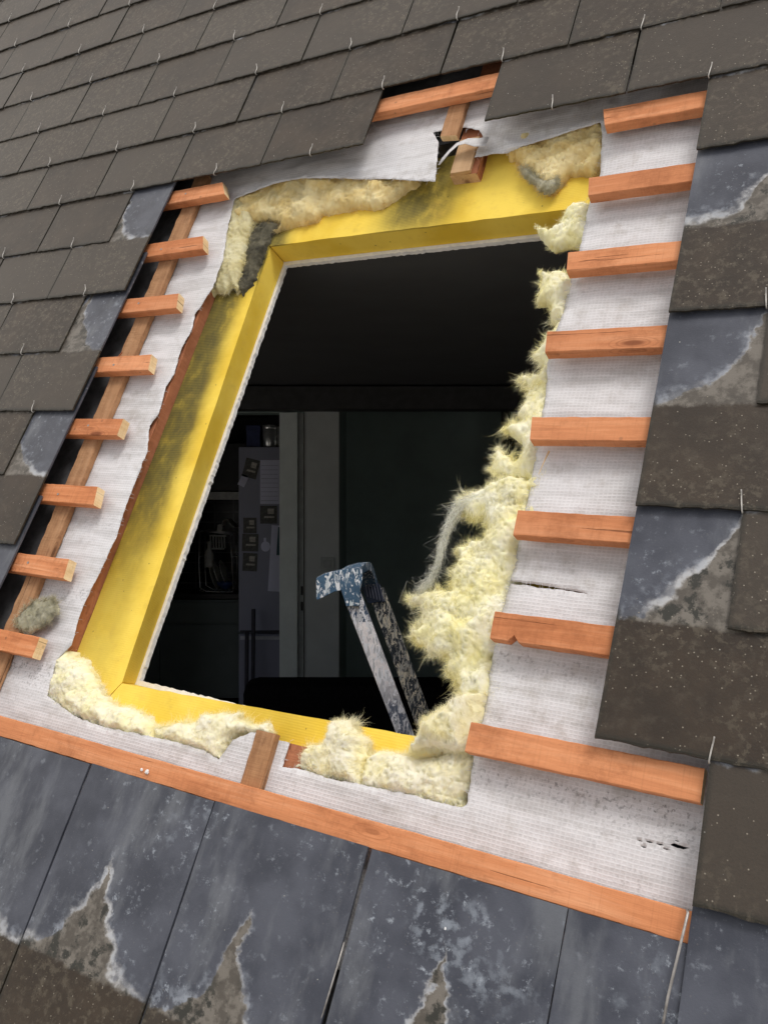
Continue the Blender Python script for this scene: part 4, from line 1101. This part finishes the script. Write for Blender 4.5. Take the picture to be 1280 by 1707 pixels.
for i in range(6): x = 355 + 4.6 * i; mb.tube([rp(x, 893, -.09), rp(x + 1, 913, -.09)], .0055, 5)
mb.tube([rp(353, 892, -.09), rp(381, 893, -.09)], .006, 6); mb.tube([rp(357, 914, -.09), rp(378, 914, -.09)], .006, 6)
o = link('cutlery_basket', mb.mesh(True), m_plain('white_plastic_basket', (.75, .75, .72), .5)); o.parent = e
tag(e, 'chrome wire dish rack on the worktop left of the fridge', 'dish rack')
def at_rack(x, y, d=0.0): return Vector(rp(x, y, d)) + e.matrix_world.translation
def wine(prof): 
    me = lathe(prof, 18)
    for p in me.polygons: p.use_smooth = len(p.vertices) == 4
    return me
o = link('bottle', wine([(.03, 0), (.034, .006), (.034, .09), (.012, .14), (.011, .17), (.014, .172), (.014, .185)]), m_plain('pale_bottle_plastic', (.8, .8, .75), .3), mw=Matrix.Translation(at_rack(350, 945, -.03)))
tag(o, 'pale bottle standing in the dish rack', 'bottle')
o = link('bowl', wine([(.02, 0), (.024, .004), (.055, .03), (.066, .055), (.062, .055), (.05, .032), (.02, .01)]), m_plain('blue_bowl_glaze', (.05, .09, .28), .25), mw=Matrix.Translation(at_rack(377, 982, -.02)))
tag(o, 'dark blue bowl in the dish rack', 'bowl')
me = wine([(.02, 0), (.03, .002), (.10, .014), (.105, .018), (.10, .019), (.03, .006)])
for i, (x, y, d, ro) in enumerate(((352, 974, .02, 1.3), (360, 974, .02, 1.2), (369, 972, .04, 1.25))):
    o = link('plate', me, m_plain('glazed_plate', (.9, .88, .82), .3) if i == 0 else bpy.data.materials['glazed_plate'], mw=Matrix.Translation(at_rack(x, y - 14, d)) @ Matrix.Rotation(ro, 4, 'Y'))
    tag(o, ['pale plate leaning leftmost in the dish rack', 'pale plate in the middle of the dish rack', 'pale plate nearest the fridge in the dish rack'][i], 'plate', 'plates in the dish rack')
# cloth draped over the rack
v = []; f = []
for i in range(12):
    for j in range(9):
        t = i / 11; x = 366 + 30 * t; y = 868 + 16 * abs(t - .45) + 3 * math.sin(t * 9); q = Vector(rp(x, y, -.10 + .025 * j))
        q.z += .010 * noise.noise(Vector((i * .5, j * .6, 1))) - .05 * (j == 0) * (t < .3); q.x += .008 * noise.noise(Vector((i * .4, j * .5, 7))); v.append(q)
for i in range(11):
    for j in range(8): a = i * 9 + j; f.append((a, a + 1, a + 10, a + 9))
me = mesh_of(v, f, smooth=True)
for v_ in me.vertices: v_.co += e.matrix_world.translation - at_rack(380, 884)
o = link('dish_cloth', me, m_plain('grey_cloth', (.85, .83, .78), .9, .1, 30), mw=Matrix.Translation(at_rack(380, 884))); k = o.modifiers.new('t', 'SOLIDIFY'); k.thickness = .004
tag(o, 'crumpled pale cloth over the dish rack', 'cloth')
# poles leaning against the fridge
for x0, x1, y0, D, lb in ((423, 421, 1015, DF - .10, 'dark broom handle leaning on the fridge, the taller one'), (412, 411, 1052, DF - .08, 'dark broom handle leaning on the fridge, the shorter one')):
    p0 = Vector((X_(x1, D - .05), D - .05, FLOOR)); p1 = Vector((X_(x0, D), D, Z_(y0, D)))
    mb = MB().tube([(0, 0, .09), p1 - p0], .013, 10).box((-.03, -.12, .0), (.03, .12, .03)).box((-.02, -.10, .03), (.02, .10, .09))
    tag(link('broom', mb.mesh(), m_plain('dark_plastic_pole', (.045, .045, .06), .4) if x0 == 423 else bpy.data.materials['dark_plastic_pole'], mw=Matrix.Translation(p0)), lb, 'broom', 'brooms by the fridge')

# black sofa in the dark room
DS = 3.95; x0, x1 = X_(398, DS), X_(860, DS); zt = Z_(1134, DS)
e = empty('sofa', Matrix.Translation(((x0 + x1) / 2, DS + .4, FLOOR)))
M_sofa = m_plain('black_sofa_cloth', (.006, .006, .007), .95, .3, 60, .002, 0, .05)
child('back_cushion', e, (x0 + .03, DS - .1, FLOOR + .12), (x1, DS + .13, zt), M_sofa, .055)
child('seat', e, (x0 + .12, DS + .135, FLOOR + .12), (x1 - .09, DS + .8, FLOOR + .42), M_sofa, .05)
child('armrest', e, (x0, DS + .14, FLOOR + .1), (x0 + .11, DS + .82, FLOOR + .46), M_sofa, .04)
child('armrest', e, (x1 - .08, DS + .14, FLOOR + .1), (x1 + .03, DS + .82, FLOOR + .46), M_sofa, .04)
for i in (0, 1):
    for j in (0, 1): child('leg', e, ((x0 + .05, x1 - .1)[i], (DS - .02, DS + .7)[j], FLOOR), ((x0 + .1, x1 - .05)[i], (DS + .03, DS + .75)[j], FLOOR + .119), M_blk)
tag(e, 'black upholstered sofa in the dark room behind the ladder', 'sofa')
# dark shelf unit deep in the room, right
D3 = DB + .86
e = empty('shelf_unit', Matrix.Translation((X_(860, D3), D3 - .1, FLOOR)))
xs0, xs1 = X_(836, D3), X_(960, D3)
for yy in (590, 660, 740, 830, 930, 1030): child('shelf', e, (xs0 + .021, D3 - .28, Z_(yy, D3) - .012), (xs1 - .021, D3 + .03, Z_(yy, D3) + .012), M_blk)
child('side_panel', e, (xs0, D3 - .28, FLOOR), (xs0 + .02, D3 + .03, Z_(580, D3)), M_blk); child('side_panel', e, (xs1 - .02, D3 - .28, FLOOR), (xs1, D3 + .03, Z_(580, D3)), M_blk)
tag(e, 'black shelf unit in the darkest corner of the room', 'shelf unit')

# ---------------------------------------------------------------- the stepladder
LD, FS = 2.35, .25
def lp(x, y, D=2.35): return Vector(((x - CX) / FPX * D, D, -(y - CY) / FPX * D + EYE.z))
base = Vector((lp(700, 1225).x + .1, LD + .1, FLOOR))
lad = empty('stepladder', Matrix.Translation(base))
cut = Z_(1036, LD)
spots = [(.50, .50, .52), (.42, .38, .30)]
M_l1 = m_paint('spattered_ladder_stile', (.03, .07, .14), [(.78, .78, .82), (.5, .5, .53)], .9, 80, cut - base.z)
M_l2 = m_paint('spattered_far_stile', (.035, .045, .06), [(.66, .60, .48), (.42, .41, .38)], .8, 78)
M_cap = m_paint('spattered_blue_cap', (.06, .13, .22), [(.80, .82, .86), (.6, .66, .7)], .45, 72)
def bar4(quadA, quadB):
    """hull of two quads"""
    v = [*quadA, *quadB]; return v, [(0,1,2,3),(7,6,5,4),(0,4,5,1),(1,5,6,2),(2,6,7,3),(3,7,4,0)]
def add_child(name, par, mb, mat, bevel=.002, smooth=False):
    me = mb.mesh(bevel=bevel, smooth=smooth); 
    for v_ in me.vertices: v_.co -= par.matrix_world.translation
    o = link(name, me, mat); o.parent = par; return o
def stile(x0, y0, x1, y1, xw0, xw1, D0, D1, thick, mat):
    """outer left edge from (x0,y0) to (x1,y1), widths in pixels; carried on down to the floor"""
    tL, tR = lp(x0, y0, D0), lp(x0 + xw0, y0 - 5, D0); bL, bR = lp(x1, y1, D1), lp(x1 + xw1, y1 - 5, D1)
    k = (FLOOR + .03 - tL.z) / (bL.z - tL.z)
    fL, fR = tL + (bL - tL) * k, tR + (bR - tR) * k; fR.z = fL.z
    d = Vector((0, thick, 0))
    v, f = bar4([tL, tR, tR + d, tL + d], [fL, fR, fR + d, fL + d])
    return add_child('stile', lad, MB().add(v, f), mat), (tL, tR, fL, fR)
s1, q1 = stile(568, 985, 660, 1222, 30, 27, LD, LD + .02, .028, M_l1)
s2, q2 = stile(612, 985, 688, 1195, 28, 29, LD + FS, LD + FS + .015, .028, M_l2)
# cap: hooked profile over the near stile, bridging to the far one
prof = [(527, 964), (540, 957), (560, 952), (582, 948), (598, 947), (604, 951), (604, 966), (600, 985), (600, 1010), (577, 1011), (569, 984), (556, 987), (530, 1000), (527, 999)]
def cap_side(D0, th, pr):
    v = [lp(x, y, D0) for x, y in pr]; n = len(v); v += [p + Vector((0, th, 0)) for p in v]
    f = [tuple(range(n))[::-1], tuple(range(n, 2 * n))] + [(i, (i + 1) % n, n + (i + 1) % n, n + i) for i in range(n)]
    return MB().add(v, f)
add_child('cap', lad, cap_side(LD - .008, .045, prof), M_cap, .002)
sx = Vector((lp(620, 960, LD + FS) - lp(590, 950, LD)))
# curved bridge from near to far stile
arc_px = [(540, 957), (560, 952), (582, 948), (598, 947)]
v = []; f = []
nA = 14
for k in range(nA + 1):
    t = k / nA; D = LD + .03 + (FS - .025) * t
    lift = .009 * math.sin(math.pi * min(1, t * 1.0)); drop = -.06 * max(0, (t - .45) / .55) ** 2
    for j, (x, y) in enumerate(((566, 951), (582, 948), (600, 948))):
        base_p = lp(x, y, LD) ; q = base_p + Vector((sx.x * t, D - LD, 0)); q.z += lift + drop + (j - 1) * .002; v.append(q)
    for j, (x, y) in enumerate(((600, 961), (582, 960), (566, 963))):
        base_p = lp(x, y, LD) ; q = base_p + Vector((sx.x * t, D - LD, 0)); q.z += lift + drop; v.append(q)
for k in range(nA):
    for j in range(6): a = k * 6 + j; b = k * 6 + (j + 1) % 6; f.append((a, b, b + 6, a + 6))
f += [tuple(range(6)), tuple(range(nA * 6, nA * 6 + 6))[::-1]]
add_child('top_bridge', lad, MB().add(v, f), M_cap, 0)
add_child('cap', lad, cap_side(LD + FS - .004, .045, [(596, 950), (606, 948), (618, 955), (630, 973), (642, 1003), (613, 1006), (605, 985), (600, 968)]), m_plain('dark_blue_cap_plastic', (.02, .035, .07), .5), .002)
mb = MB()
for i in range(6):
    x = 606 + 5.2 * i; p = lp(x, 962 + 2.5 * i, LD + FS - .015); q = lp(x + 6, 995 + 1.5 * i, LD + FS - .015)
    vv_, ff_ = bar4([p, p + Vector((.003, 0, 0)), p + Vector((.003, .014, 0)), p + Vector((0, .014, 0))], [q, q + Vector((.003, 0, 0)), q + Vector((.003, .014, 0)), q + Vector((0, .014, 0))])
    mb.add(vv_, ff_)
add_child('rib', lad, mb, m_plain('dark_rib_plastic', (.10, .11, .16), .5), 0)
# treads between the stiles
for k in range(5):
    t = (.27 + .25 * k) / ((FLOOR + .03 - q1[0].z) / -1.0) * 1.0
    def on(q, t): return q[0].lerp(q[2], t), q[1].lerp(q[3], t)
    tt = (.475 + .26 * k) / (q1[0].z - q1[2].z)
    if tt > .98: break
    aL, aR = on(q1, tt); bL, bR = on(q2, tt)
    aL = aL + Vector((.006, .03, 0)); aR = aR + Vector((-.004, .03, 0)); bR = bR + Vector((-.004, -.002, 0)); bL = bL + Vector((.006, -.002, 0))
    z = aL.z; 
    for p in (aL, aR, bL, bR): p.z = z
    d = Vector((0, 0, -.03))
    vv_, ff_ = bar4([aL, aR, bR, bL], [aL + d, aR + d, bR + d, bL + d])
    add_child('tread', lad, MB().add(vv_, ff_), M_l2, .002)
tag(lad, 'paint-spattered aluminium stepladder with a blue plastic top cap', 'stepladder')
print('objects', len(bpy.data.objects), 'slates', len(cells))
